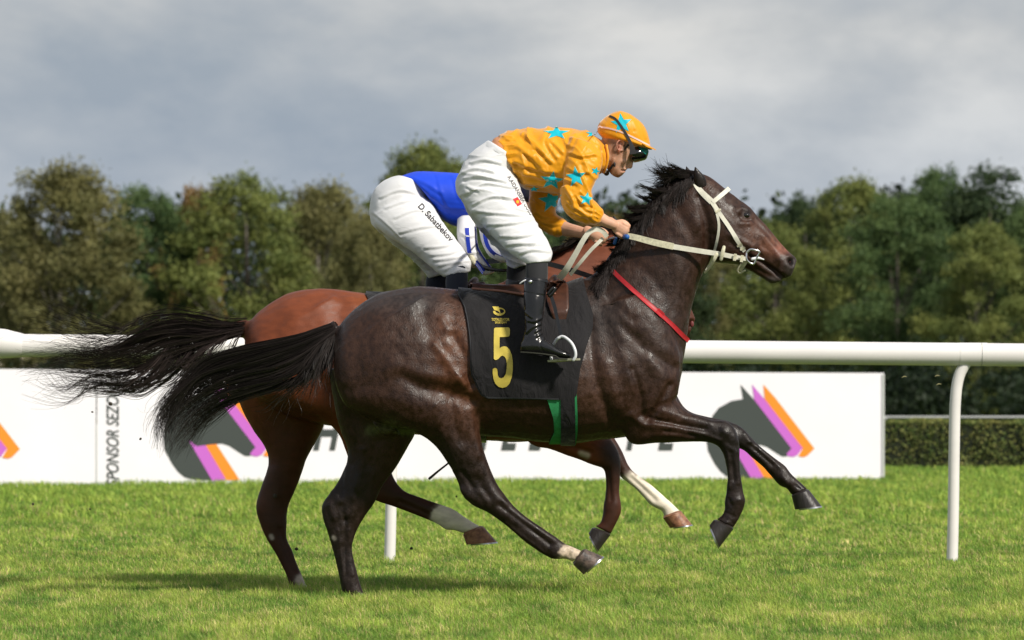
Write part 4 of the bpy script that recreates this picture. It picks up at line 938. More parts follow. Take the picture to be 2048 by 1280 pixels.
TG4 = [[(250,655,0),(200,640,0),(150,615,0),(100,590,0),(60,575,0)], [(230,665,0),(180,655,0),(130,640,0),(70,620,0),(40,600,0)], [(200,690,0),(150,680,0),(100,665,0),(60,650,0),(20,660,0)]]
Vc, F_c, tc_ = strands([g3(g, Y2) for g in TG4], 60, w=.0011, jit=.04, seed=10, lenvar=.6, curl=.03, ends=.7)
V, Fa = join([(Va, F_a), (Vb, F_b), (Vc, F_c)]); fo.append(mk('tail', V, Fa, M['hair'], col=hair_col(np.concatenate([ta, tb, tc_]), .6)*1.5))
crest2 = catmull(np.array([(1060,520),(1105,496),(1150,476),(1190,458),(1226,446)], float), 12)
V, Fa, t = mane(crest2, Y2, 1000, None, 41, None, lens=(24, 50), ang=(165, 205), tuft=26)
lay = []
for k in range(34):
    x, y = crest2[int(RNG.random()*(len(crest2)-2))]; L = RNG.uniform(12, 30)
    q = drape([(x, y+2), (x-8, y+L*.4), (x-24, y+L*.8), (x-44, y+L)], BF, .010, yg=Y2-.1)
    Vk, Fk, tk = strands([q, q+np.array([.02, -.004, .004])], 30, w=.002, jit=.006, seg=9, seed=1900+k, lenvar=.5, curl=.004, ends=.1); lay.append((Vk, Fk)); t = np.concatenate([t, tk])
V, Fa = join([(V, Fa)]+lay); fo.append(mk('mane', V, Fa, M['hair'], col=hair_col(t, .3)))
under(hr2, *fo)
# ------------------------------------------------------------------ tack
M['cloth'] = mat('black saddle cloth', (.0135,.0125,.014), .82, spec=.25, var=.3, vscale=9, bump=.5, bscale=11, bdist=.03, bdetail=4, bwarp=1.0, stretch=(1.6,1,.7), sheen=.3)
M['hem'] = mat('grey black binding', (.030,.031,.036), .8, bump=.4, bscale=300, bdist=.002)
M['gold'] = mat('yellow gold print', (.60,.47,.085), .5, spec=.3, var=.15, vscale=30)
M['brown'] = mat('brown leather', (.062,.023,.013), .42, spec=.45, var=.3, vscale=25, bump=.2, bscale=180, bdist=.003)
M['brown_edge'] = mat('light leather edge', (.30,.13,.09), .6)
M['black_leather'] = mat('black leather', (.009,.009,.010), .22, spec=.6, var=.3, vscale=20, bump=.10, bscale=60, bdist=.004)
M['cream'] = mat('cream rubber webbing', (.68,.66,.56), .62, var=.12, vscale=40, bump=.3, bscale=250, bdist=.002)
M['cream_dirty'] = mat('dirty cream leather', (.58,.55,.40), .6, var=.3, vscale=60)
M['red'] = mat('red strap', (.42,.015,.022), .5, var=.15, vscale=40)
M['green'] = mat('green webbing', (.022,.25,.085), .75, var=.25, vscale=30, bump=.3, bscale=200, bdist=.003)
M['steel'] = mat('polished steel', (.72,.72,.74), .22, metal=1)
M['whitemetal'] = mat('white painted alloy', (.74,.75,.78), .3, spec=.5)
def over_cloth(body_bvh, left, right, bottom, y0, off=.010, nu=46, nv=30, wr=.004, seed=3, thick=.004, ridge=None):
    """cloth over the back: left/right: edge curves px(y), bottom: px y of the lower edge along u; near side, spine and far side"""
    zt = []
    def at(curve, yv):
        c = sorted(curve, key=lambda q: q[1]); return np.interp(yv, [q[1] for q in c], [q[0] for q in c])
    G = np.zeros((nu, nv, 3))
    for i in range(nu):
        u = i/(nu-1); yb = np.interp(u, [b[0] for b in bottom], [b[1] for b in bottom]); ytop = None
        xt = at(left, 560)*(1-u)+at(right, 560)*u; Xw = P(xt, 580, y0)[0]
        h = body_bvh.ray_cast(Vector((Xw, y0, 4)), Vector((0, 0, -1)), 6); ztop = h[0].z
        zb = P(0, yb, y0-.25)[2]
        for j in range(nv):
            v = j/(nv-1); z = zb+(ztop-.001-zb)*math.sin(v*math.pi/2)
            py = HY-(z-H)*F/(D+y0-.25); px_ = at(left, py)*(1-u)+at(right, py)*u; X = (px_-CX)*(D+y0-.25)/F
            if j == nv-1: G[i, j] = (X, y0, ztop+off); continue
            hh = body_bvh.ray_cast(Vector((X, y0-1.5, z)), Vector((0, 1, 0)), 1.5)
            y = hh[0].y if hh[0] is not None else (G[i, j-1, 1] if j else y0-.2)
            y = min(y, y0-.004); n = v**3
            G[i, j] = (X, y-off*(1-n*.6), z+off*n)
    Y = G[:, :, 1].copy()
    for _ in range(14):     # taut fabric bridges the hollows
        Z = Y.copy(); Z[1:-1, 1:-1] = (Y[:-2, 1:-1]+Y[2:, 1:-1]+Y[1:-1, :-2]+Y[1:-1, 2:])/4; Z[0, 1:-1] = (Y[0, :-2]+Y[0, 2:])/2; Z[-1, 1:-1] = (Y[-1, :-2]+Y[-1, 2:])/2
        Y = np.minimum(Y, Z)
    G[:, :, 1] = Y
    q = G.reshape(-1, 3); ww = vnoise(np.stack([q[:, 0]*9+q[:, 2]*6, q[:, 2]*2.5-q[:, 0]*3, q[:, 0]*0], 1)*1.0, seed)*.6+vnoise(np.stack([q[:, 0]*20+q[:, 2]*14, q[:, 2]*5, q[:, 0]*0], 1), seed+1)*.3
    fade = np.tile(1-np.linspace(0, 1, nv)**4, nu); q[:, 1] -= np.abs(ww)*wr*fade; G = q.reshape(nu, nv, 3)
    if ridge:
        for pts, r, a in ridge:
            px = toPX(G.reshape(-1, 3)); d = np.full(len(px), 1e9); qq = np.array(pts, float)
            for A, B in zip(qq[:-1], qq[1:]):
                ab = B-A; t = np.clip(((px-A)@ab)/(ab@ab), 0, 1); d = np.minimum(d, np.hypot(*(px-A-t[:, None]*ab).T))
            G = G.reshape(-1, 3); G[:, 1] -= a*.001*np.exp(-(d/r)**2); G = G.reshape(nu, nv, 3)
    Fm = G[:, ::-1][:, 1:].copy(); Fm[:, :, 1] = 2*y0-Fm[:, :, 1]
    A = np.concatenate([G, Fm], 1)
    # slab thickness: inwards to the body axis
    ctr = np.array([0, y0, 0]); nrm = np.cross(np.gradient(A, axis=0), np.gradient(A, axis=1)); nrm /= np.linalg.norm(nrm, axis=2)[:, :, None]+1e-9
    if nrm[nu//2, nv//2, 1] < 0: nrm = -nrm
    V = np.concatenate([A.reshape(-1, 3), (A+nrm*thick).reshape(-1, 3)]); n2 = A.shape[1]; n = nu*n2
    i = np.arange(nu-1)[:, None]*n2+np.arange(n2-1)[None, :]; a = np.stack([i, i+1, i+n2+1, i+n2], -1).reshape(-1, 4)
    ed = [(k, k+1) for k in range(n2-1)]+[(n2-1+k*n2, n2-1+(k+1)*n2) for k in range(nu-1)]+[((nu-1)*n2+k+1, (nu-1)*n2+k) for k in range(n2-1)]+[((k+1)*n2, k*n2) for k in range(nu-1)]
    rim = np.array([(b, c, c+n, b+n) for c, b in ed])
    return V, [a, a[:, ::-1]+n, rim], A
def flat_on(poly_or_mesh, bvh, off, yg=-.3, maxlen=9):
    V, Fa = poly_or_mesh; V, Fa = refine([(v[0], v[1], 0) for v in V], Fa, maxlen)
    Q = drape([(v[0], v[1]) for v in V], bvh, off, yg); n = np.median(Q[:, 1]); miss = np.array(drape.miss)
    Fa = [f for f in Fa if not miss[list(f)].any() and np.ptp(Q[list(f), 1]) < .035]
    return Q, Fa
def z4(x, y): return (900+x/3.88, 570+y/3.88)
cl = empty('saddlecloth', tuple(P(1050, 680, 0))); tag(cl, 'black saddlecloth with a yellow number 5 lying on the dark bay horse', 'saddlecloth')
LFT = [(915,588),(917,560),(924,603),(931,622),(939,673),(943,745),(948,757),(962,787),(973,797)]
RGT = [(1168,560),(1175,590),(1187,629),(1186,658),(1174,689),(1160,740),(1152,795)]
Vc, Fc, Gc = over_cloth(BN, LFT, RGT, [(0, 797), (.83, 800), (1, 792)], 0.0, off=.012, wr=.012, nu=60, nv=36,
    ridge=[([(1085,745),(1110,760),(1150,780)], 6, 6), ([(1075,742),(1100,735),(1140,745)], 5, 5), ([(1040,690),(1075,745)], 9, -4), ([(960,640),(985,720),(1040,770)], 12, 5), ([(1000,610),(1040,660)], 8, 3), ([(1160,600),(1172,650),(1160,700)], 6, 5)])
o1 = mk('cloth_panel', Vc, Fc, M['cloth']); o1['label'] = 'black cloth panel'
CV, CF = join([(SN.V, SN.F), (Vc, Fc)]); BC = BVHTree.FromPolygons([tuple(v) for v in CV], [tuple(int(i) for i in f) for g in CF for f in g])
FIVE = [(342,340),(352,332),(452,330),(462,336),(465,350),(464,388),(459,398),(448,403),(388,405),(385,408),(385,492),(398,482),(418,476),(440,480),(462,502),(480,545),(488,600),(487,660),(480,715),(462,765),(438,790),(408,798),(378,790),(352,765),(338,730),(332,690),(332,655),(340,646),(355,644),(366,652),(369,670),(371,700),(380,718),(398,724),(418,716),(433,690),(440,650),(441,610),(436,575),(424,556),(408,548),(392,555),(378,572),(362,582),(348,582),(340,572),(340,420)]
parts = [flat_on(poly_mesh([z4(*p) for p in FIVE]), BC, .004)]
Q, Fq = parts[0]; oN = mk('number', Q, Fq, M['gold'], smooth=True)
parts = []
a = np.linspace(-2.45, 3.3, 40); outr = [z4(382+47*math.cos(t), 208+31*math.sin(t)) for t in a]; inr = [z4(386+34*math.cos(t), 205+17*math.sin(t)) for t in a[::-1]]
parts.append(flat_on(poly_mesh(outr+inr), BC, .004)); parts.append(flat_on(poly_mesh([z4(*p) for p in ((328,168),(377,169),(392,222),(372,203),(344,196))]), BC, .0045))
def text_px(s, x0, x1, y0, y1, bold=.03, shear=0.0):
    V, Fa = font_mesh(s, 1.0, shear, bold=bold); V = np.array(V); V[:, :2] -= V[:, :2].min(0); V[:, :2] /= V[:, :2].max(0)
    return [(x0+v[0]*(x1-x0), y1-v[1]*(y1-y0)) for v in V], Fa
for s, b in (('TOTALIZATOR', (322, 462, 258, 280)), ('SPORTOWY', (350, 442, 284, 301))):
    V, Fa = text_px(s, *b); parts.append(flat_on(([z4(*p) for p in V], Fa), BC, .004, maxlen=20))
V, Fa = join(parts); oE = mk('emblem', V, Fa, M['gold'])
hem = []
E = [(917,590),(924,603),(931,622),(939,673),(943,743),(948,757),(962,787),(976,795)]; hem += strap(E, 3.2, BC, .004, .002)
hem += strap([(976,795),(1040,797),(1118,798)], 3.2, BC, .004, .002)
V, Fa = join(hem); oH = mk('binding', V, Fa, M['hem'])
under(cl, o1, oN, oE, oH)
def saddle(body, y0, dx, dy, label, near=True, cut=0, off=.030):
    root = empty('saddle', tuple(P(1060+dx, 590+dy, y0))); tag(root, label, 'saddle'); ob = []
    L = [(944+dx+cut, 540+dy), (946+dx+cut, 640+dy)]; R = [(1108+dx, 540+dy), (1112+dx, 640+dy)]
    V, Fa, G = over_cloth(body, L, R, [(0, 575+dy), (.35, 580+dy), (.65, 588+dy), (1, 586+dy)], y0, off=off, nu=24, nv=12, wr=0, thick=.014); ob.append(mk('seat', V, Fa, M['brown']))
    e = G[:, 0]; V, Fa = tube(e+np.array([0, -.004, 0]), .006, ns=8, sub=1); V2, F2 = V.copy(), [f[:, ::-1] for f in Fa]; V2[:, 1] = 2*y0-V2[:, 1]
    ob += mks('seat_piping', [(V, Fa), (V2, F2)], M['brown_edge'])
    ob.append(mk('pommel', *tube([P(1092+dx, 576+dy, y0-.10), P(1104+dx, 562+dy, y0-.06), P(1110+dx, 557+dy, y0), P(1104+dx, 562+dy, y0+.06), P(1092+dx, 576+dy, y0+.10)], [.016, .018, .02, .018, .016], ns=12), M['brown']))
    for s in (-1, 1):
        poly = [(1086+dx, 572+dy), (1100+dx, 562+dy), (1128+dx, 560+dy), (1137+dx, 574+dy), (1138+dx, 616+dy), (1132+dx, 640+dy), (1118+dx, 652+dy), (1106+dx, 640+dy), (1096+dx, 610+dy)]
        V, Fa = poly_mesh(poly); V, Fa = refine([(v[0], v[1], 0) for v in V], Fa, 7)
        Q = drape([(v[0], v[1]) for v in V], BC if near else body, .018, y0-.28); med = np.median(Q[:, 1]); Q[:, 1] = np.clip(Q[:, 1], med-.05, med+.10)
        if s > 0: Q[:, 1] = 2*y0-Q[:, 1]
        ob.append(mk('flap', Q, Fa, M['brown'])); m = ob[-1].modifiers.new('s', 'SOLIDIFY'); m.thickness = .006; m.offset = 0
        yy = y0+s*.335; k = s
        sl_ = sheet(np.array([[P(1096+dx, 584+dy, yy), P(1103+dx, 583+dy, yy)], [P(1106+dx, 615+dy, yy+k*.012), P(1113+dx, 614+dy, yy+k*.012)], [P(1114+dx, 650+dy, yy+k*.03), P(1120+dx, 649+dy, yy+k*.03)], [P(1121+dx, 680+dy, yy+k*.04), P(1127+dx, 679+dy, yy+k*.04)]]), .008)
        ob.append(mk('stirrup_leather', *sl_, M['black_leather'])); 
        b = mk('buckle', *tube([P(1096+dx, 588+dy, yy-.01), P(1104+dx, 578+dy, yy-.012), P(1110+dx, 577+dy, yy-.01), P(1106+dx, 585+dy, yy-.01), P(1099+dx, 592+dy, yy-.01)], .008, ns=8), M['black_leather'], ob[-1])
        r = [(1117,676,.38),(1124,673,.385),(1132,676,.40),(1143,686,.42),(1150,700,.435),(1151,712,.435),(1147,720,.43)]; l = [(1103,722,.30),(1102,708,.30),(1106,692,.325),(1112,681,.36),(1117,676,.38)]
        A = tube([P(p[0]+dx, p[1]+dy, y0+s*p[2]) for p in r], .0075, ns=12); B = tube([P(p[0]+dx, p[1]+dy, y0+s*p[2]) for p in l], .0075, ns=12)
        ir = mk('stirrup_iron', *join([A, B]), M['whitemetal']); ob.append(ir)
        a0, b0 = P(1101+dx, 723+dy, y0+s*.30), P(1149+dx, 719+dy, y0+s*.43); w = np.array([.028, .015*s, 0])
        mk('tread', *sheet(np.array([[a0-w, a0+w], [b0-w, b0+w]])+np.array([0, 0, -.004]), .010, dirv=np.array([0, 0, 1.])), M['cream_dirty'], ir)
    under(root, *ob); return root
saddle(BC, 0.0, 0, 0, 'small brown racing saddle under the rider in orange')
def radial_band(body, pxc, w, y0, zc_px, off, th, ph0=-200, ph1=20, n=70, flare=None):
    G = []
    zc = P(0, zc_px, y0)[2]
    for k in range(n):
        ph = math.radians(ph0+(ph1-ph0)*k/(n-1)); row = []
        for s in (-.5, -.17, .17, .5):
            z_est = zc+math.sin(ph)*.35; py = HY-(z_est-H)*F/(D+y0)
            pc = np.interp(py, [q[1] for q in pxc], [q[0] for q in pxc]); ww = np.interp(py, [q[1] for q in pxc], [q[2] for q in pxc]) if len(pxc[0]) > 2 else w
            X = P(pc+s*ww, 0, y0)[0]; d = Vector((0, math.cos(ph), math.sin(ph))); o = Vector((X, y0, zc))+d*.52
            h = body.ray_cast(o, -d, 2.0); q = h[0] if h[0] is not None else Vector((X, y0, zc))+d*.33
            row.append(np.array(q+d*off))
        G.append(row)
    G = np.array(G); r = np.hypot(G[:, :, 1]-y0, G[:, :, 2]-zc); rr = r.copy()
    for _ in range(6): z = rr.copy(); z[1:-1] = (rr[:-2]+rr[2:])/2; rr = np.maximum(rr, z)
    rr = rr.max(1)[:, None]*.6+rr*.4; G[:, :, 1] = y0+(G[:, :, 1]-y0)*rr/r; G[:, :, 2] = zc+(G[:, :, 2]-zc)*rr/r
    n2 = 4; nn = len(G)*n2; In = G.copy(); In[:, :, 1] = y0+(G[:, :, 1]-y0)*(rr-th)/rr; In[:, :, 2] = zc+(G[:, :, 2]-zc)*(rr-th)/rr
    V = np.concatenate([G.reshape(-1, 3), In.reshape(-1, 3)]); i = np.arange(len(G)-1)[:, None]*n2+np.arange(n2-1)[None, :]; a = np.stack([i, i+1, i+n2+1, i+n2], -1).reshape(-1, 4)
    ed = [(k*n2, (k+1)*n2) for k in range(len(G)-1)]+[((k+1)*n2+3, k*n2+3) for k in range(len(G)-1)]; rim = np.array([(b, c, c+nn, b+nn) for b, c in ed])
    return V, [a, a[:, ::-1]+nn, rim]
gr = empty('girth', tuple(P(1130, 880, 0))); tag(gr, 'black girth with green backing strapped round the belly of the dark bay horse', 'girth')
g1 = mk('girth_pad', *radial_band(BN, [(1122, 700, 58), (1122, 800, 60), (1130, 838, 48), (1131, 862, 46), (1123, 886, 56)], 50, 0, 740, .008, .006, -163, -17), M['green'])
g2 = mk('girth_strap', *radial_band(BN, [(1134, 700, 28), (1134, 800, 28), (1136, 885, 29)], 29, 0, 740, .014, .008, -163, -17), M['cloth'])
under(gr, g1, g2)
ns_ = empty('neck_strap', tuple(P(1300, 620, -.2))); tag(ns_, 'thin red strap running round the neck and chest of the dark bay horse', 'strap')
sb_ = mks('strap_band', strap([(1216,531),(1232,548),(1255,570),(1300,611),(1340,646),(1366,672),(1377,682)], 8.5, BN, .007, .005, mirror=True), M['red']); under(ns_, *sb_, mk('keeper', *join(strap([(1313,621),(1325,632)], 11, BN, .011, .006)), M['red']))
# bridle of the near horse
br = empty('bridle', tuple(P(1450, 440, 0))); tag(br, 'cream race bridle with long reins on the dark bay horse', 'bridle'); ob = []
def bst(name, pts, w, m, off=.004, th=.004, mirror=True, smooth=2): 
    o = mks(name, strap(pts, w, BN, off, th, mirror=mirror, smooth=smooth), m); ob.extend(o); return o
bst('headpiece', [(1389,366),(1396,376),(1408,389),(1424,404)], [8, 10, 11, 12], M['cream'])
bst('cheekpiece', [(1424,404),(1440,428),(1458,454),(1474,480),(1489,503)], [9, 8, 8, 8, 7.5], M['cream'], .005)
bst('browband', [(1425,405),(1436,396),(1448,386),(1458,377)], 8.5, M['cream'], .006)
bst('throatlash', [(1412,392),(1424,408),(1433,425),(1438,450),(1435,478),(1428,505),(1421,524),(1412,541)], 5, M['cream'], .004)
for p in ((1436,422), (1479,490), (1485,497)): bst('loop', [(p[0]-5, p[1]+3), (p[0]+5, p[1]-3)], 4, M['cream_dirty'], .009, .004, mirror=True)
def rein_side(s):
    yb = lambda v: s*abs(v)
    G = strap([(1494,518),(1470,514),(1440,508),(1400,502),(1345,493)], [8, 9, 9.5, 10, 10.5], None, y=[yb(.118), yb(.128), yb(.132), yb(.138), yb(.145)], th=.005)
    G2 = strap([(1347,493),(1310,485),(1272,475),(1252,471)], [13, 13, 12, 11], None, y=[yb(.147), yb(.150), yb(.145), yb(.14)], th=.007)
    a, b = mk('rein', *join(G), M['cream']), mk('rein_grip', *join(G2), M['cream_dirty'])
    b.parent = a; b.name = 'rein_grip'; ob.append(a)
    st = mk('rein_stop', *tube([P(1448, 494, yb(.153)), P(1445, 507, yb(.16)), P(1442, 519, yb(.153))], [.008, .010, .008], ns=10, flat=.5), M['cream_dirty'], a)
    st = mk('rein_stop', *tube([P(1433, 509, yb(.152)), P(1428, 520, yb(.15)), P(1420, 534, yb(.12)), P(1410, 545, yb(.09))], [.010, .008, .007, .006], ns=10, flat=.5), M['cream_dirty'], a)
    for x in (1470, 1484): mk('loop', *join(strap([(x-3, 514+(x-1470)*.2), (x+3, 515+(x-1470)*.2)], 14, None, y=yb(.142)-s*-.004 if False else yb(.145), th=.008)), M['cream_dirty'], a)
    pts = [(1493,506,.115),(1500,499,.118),(1510,500,.118),(1519,504,.114),(1514,514,.112),(1508,527,.11),(1500,526,.113),(1493,518,.117),(1493,506,.115)]
    bit = mk('bit_ring', *tube([P(x, y, yb(v)) for x, y, v in pts], .0055, ns=10), M['steel']); ob.append(bit)
    mk('bit_cheek', *tube([P(1505, 518, yb(.112)), P(1516, 516, yb(.105)), P(1527, 519, yb(.09))], [.008, .007, .004], ns=10), M['whitemetal'], bit)
    ch = mk('chin_strap', *join(strap([(1494,520),(1487,530),(1480,541)], 8, None, y=[yb(.115), yb(.10), yb(.075)], th=.005)+[tube([P(1482, 528, yb(.10)), P(1475, 540, yb(.085)), P(1480, 546, yb(.07)), P(1490, 541, yb(.085))], .004, ns=8)]), M['cream_dirty']); ob.append(ch)
rein_side(-1); rein_side(1)
ob += mks('rein_loop', strap([(1118,558),(1132,540),(1150,510),(1168,478),(1180,463),(1194,458),(1206,463),(1214,474)], [14, 13, 11, 10, 10, 10, 9, 9], None, y=[-.10, -.15, -.18, -.20, -.20, -.195, -.185, -.17], th=.005)+strap([(1140,550),(1158,528),(1180,502),(1196,486),(1206,476)], 7, None, y=[-.10, -.14, -.16, -.165, -.16], th=.005), M['cream']); under(br, *ob)
# far horse: cloth, saddle, girth, bridle
cl2 = empty('saddlecloth', tuple(P(860, 680, Y2))); tag(cl2, 'black saddlecloth with pale edge on the reddish bay horse', 'saddlecloth')
dxx = -190
V, Fa, G2_ = over_cloth(BF, [(x+dxx+4, y) for x, y in LFT], [(x+dxx, y) for x, y in RGT], [(0, 797), (1, 795)], Y2, off=.012, wr=.005, nu=40, nv=24, seed=9)
under(cl2, mk('cloth_panel', V, Fa, M['cloth']))
CV2, CF2 = join([(SF.V, SF.F), (V, Fa)]); BC2 = BVHTree.FromPolygons([tuple(v) for v in CV2], [tuple(int(i) for i in f) for g in CF2 for f in g])
saddle(BC2, Y2, -160, 4, 'racing saddle under the rider in blue, mostly hidden by the dark horse', near=False, cut=60, off=.014)
g2r = empty('girth', tuple(P(945, 880, Y2))); tag(g2r, 'girth with a loose dark strap end on the reddish bay horse', 'girth')
under(g2r, mk('girth_strap', *radial_band(BF, [(955, 700), (958, 885)], 30, Y2, 740, .012, .008, -205, 25), M['black_leather']),
      mk('strap_end', *tube([P(930, 885, Y2-.30), P(915, 908, Y2-.34), P(897, 926, Y2-.34), P(878, 941, Y2-.34), P(859, 957, Y2-.34)], [.006, .0055, .005, .0055, .007], ns=8, flat=.6), M['black_leather']))
br2 = empty('bridle', tuple(P(1270, 480, Y2))); tag(br2, 'white bridle showing beside the ear of the reddish bay horse', 'bridle')
a1 = mks('headpiece', strap([(1246,446),(1256,470),(1262,500),(1265,540)], 9, BF, .006, .005, y0=Y2, mirror=True), M['cream'])
a2 = mk('browband', *tube([P(1235, 447, Y2-.10), P(1243, 443, Y2-.06), P(1249, 448, Y2-.02), P(1250, 458, Y2+.0), P(1247, 466, Y2-.05)], .012, ns=10, flat=.5), M['cream'])
a3 = mks('rein', strap([(1350,650),(1290,610),(1200,560),(1060,520),(960,524)], 10, None, y=[-.08, -.14, -.17, -.2, -.18], y0=Y2, th=.005)+strap([(1350,650),(1290,610),(1200,560),(1060,520),(970,524)], 10, None, y=[.08, .14, .17, .2, .0], y0=Y2, th=.005), M['black_leather'])
under(br2, a2, *a1, *a3)
# ------------------------------------------------------------------ riders
M['skin'] = mat('skin', rough=.5, spec=.4, attr='tone', var=.06, vscale=40, bump=.08, bscale=200, bdist=.002, sss=.12)
M['breeches'] = mat('white breeches', (.74,.74,.755), .62, spec=.3, var=.02, vscale=4, bump=.35, bscale=14, bdist=.006, stretch=(1, 1, 2.2), bwarp=1.2, sheen=.2)
M['silks'] = mat('orange satin', (.79,.325,.004), .46, spec=.34, var=.05, vscale=5, bump=.45, bscale=9, bdist=.012, bwarp=1.6, bdetail=2, stretch=(1.4, 1, 1), sheen=.5)
M['blue'] = mat('royal blue silks', (.010,.062,.66), .5, spec=.35, var=.08, vscale=5, bump=.3, bscale=10, bdist=.008, bwarp=1.0, bdetail=2)
M['whitesilk'] = mat('white satin sleeve', (.78,.78,.80), .45, spec=.4, bump=.35, bscale=12, bdist=.008, bwarp=1.0)
M['bluestripe'] = mat('blue stripe', (.008,.035,.42), .5)
M['cyan'] = mat('cyan star cloth', (.0,.48,.60), .5, spec=.35)
M['pale'] = mat('pale cyan piping', (.35,.62,.50), .5)
M['lace'] = mat('black print', (.015,.013,.016), .6)
M['sock'] = mat('dark knitted sock', (.016,.0165,.019), .85, bump=.3, bscale=300, bdist=.002, sheen=.3)
M['navy'] = mat('navy sock', (.010,.014,.028), .8, sheen=.2)
M['visor'] = mat('goggle lens', (.004,.004,.006), .08, spec=.8, coat=.5)
M['teal'] = mat('teal goggle frame', (.0,.16,.13), .35)
M['pinkband'] = mat('pale pink piping', (.80,.55,.50), .6)
M['hairb'] = mat('short brown hair', (.035,.018,.010), .7, bump=.5, bscale=300, bdist=.003)
M['flagred'] = mat('red badge', (.72,.01,.02), .5); M['flagyel'] = mat('yellow sun', (.85,.5,.02), .5)
M['sole'] = mat('dark sole', (.03,.03,.02), .7)
M['bluetape'] = mat('blue tape', (.01,.10,.38), .45)
SK = np.array([.66,.37,.25])
def wr(S, ST, y0=0.0):
    return S.strokes(ST, True, y0)
def garment(lofts, y0, voxel, ST, seed, fil=18, nz=.003, nscale=10, warp=.05):
    S = Surf(*remesh([loft(l, y0, ns=36, sub=6) for l in lofts], voxel)); S.smooth(2).fillet(fil).smooth(2)
    S.noise(nscale, nz, seed, warp=warp); S.noise(nscale*2.6, nz*.45, seed+1, warp=warp); S.strokes(ST, True, y0); S.smooth(1); return S
def folds(pts_list, r, a):
    """a crease is a dark groove with a lifted lip just above it"""
    o = []
    for pts in pts_list:
        o.append((pts, r, -a)); o.append(([(x+.1*r, y-1.6*r) for x, y in pts], r*1.1, a*.8))
    return o
def hand(y, wrist, fwd, down, k, inn, thumb_to=None):
    """closed fist seen from the side. wrist px, fwd/down px unit vectors, k scale px, inn: +1/-1 direction in y towards the palm"""
    w = np.array(wrist, float); f = np.array(fwd, float); d = np.array(down, float); parts = []
    def q(a, b, c): p = w+f*a*k+d*b*k; return P(p[0], p[1], y+inn*c)
    parts.append(tube([q(-10, -1, .004), q(0, 0, .0), q(9, 0, .0), q(20, 1, .0)], [.026, .025, .032, .034], ns=14, flat=.62))
    parts.append(tube([q(8, 6, .006), q(20, 9, .006)], [.022, .024], ns=12, flat=.7))
    for j, (ln, r) in enumerate(((1.0, .0086), (1.08, .0089), (1.0, .0085), (.82, .0076))):
        b = -10+j*8.0; x0 = 19-abs(j-1.2)*1.2
        parts.append(tube([q(x0-4, b, -.006), q(x0, b, -.009), q(x0+8*ln, b+1, -.004), q(x0+11.5*ln, b+2, .012), q(x0+8*ln, b+3, .026), q(x0+1, b+3, .030)], [r*1.05, r*1.12, r, r*.98, r*.92, r*.8], ns=12, sub=4))
    parts.append(tube([q(5, -6, .012), q(12, -12, .014), q(20, -13, .012), q(28, -11, .010)], [.015, .0125, .011, .009], ns=12))
    return parts
def person_body(y0, lofts, tubes, voxel=.0032, hands=()):
    S = Surf(*remesh([loft(l, y0, ns=30, sub=5) for l in lofts]+tubes, voxel)); px = toPX(S.V); m = np.ones(S.n)
    for hx, hy, hr in hands: m = m*(1-.93*(np.hypot(px[:, 0]-hx, px[:, 1]-hy) < hr))
    S.smooth(1).fillet(10, mask=m).smooth(1); return S
# ---- near rider
r1 = empty('person', tuple(P(1040, 500, 0))); tag(r1, 'rider in orange silks with cyan stars and white breeches crouching over the dark horse', 'person')
ob = []
NECK = [(1178,325,1188,275,.06,0,0), (1198,338,1208,284,.062,0,0), (1212,336,1224,290,.062,0,0), (1226,322,1238,284,.066,0,0)]
HEADL = [(1231,354,1243,352,.022,0,0), (1224,350,1247,348,.038,0,0), (1217,342,1250,343,.050,0,0), (1211,330,1254,334,.058,0,0), (1206,316,1260,325,.066,0,0), (1203,300,1267,316,.073,0,0), (1203,284,1276,306,.077,0,0),
         (1206,266,1286,294,.078,0,0), (1214,250,1288,278,.074,0,0), (1228,240,1280,262,.058,0,0), (1242,238,1268,250,.03,0,0)]
NOSE = [(1258,311,1269,314,.008,0,0), (1255,320,1266.5,325,.009,0,0), (1252,328,1265,334,.014,0,0), (1250,333,1261,338,.012,0,0)]
TORB = [(990,290,1030,340,.11,0,0), (1045,270,1070,365,.14,0,0), (1110,268,1112,370,.15,0,0), (1165,272,1160,350,.14,0,0), (1195,285,1188,335,.08,0,0)]
def arm(sg, pts, rads): return tube([P(x, yy, sg*v) for x, yy, v in pts], rads, ns=14)
armN = arm(-1, [(1165,305,.16),(1160,350,.20),(1153,405,.215),(1180,424,.205),(1206,440,.19),(1226,449,.18)], [.05, .045, .041, .038, .030, .025])
armF = arm(1, [(1150,310,.16),(1120,360,.2),(1088,428,.18),(1125,455,.13),(1155,463,.05),(1180,469,-.02)], [.05, .045, .041, .037, .030, .025])
fd = np.array([.90, .43]); dn = np.array([-.43, .90])
handN = hand(-.165, (1228, 449), fd, dn, 1.0, 1)
handF = hand(-.04, (1184, 466), np.array([.93, .36]), np.array([-.36, .93]), 1.0, 1)
LEGB = [tube([P(970, 365, s*.10), P(1020, 430, s*.2), P(1070, 505, s*.27), P(1072, 580, s*.33), P(1064, 670, s*.36), P(1095, 700, s*.37)], [.05, .045, .035, .03, .025, .022], ns=12) for s in (-1, 1)]
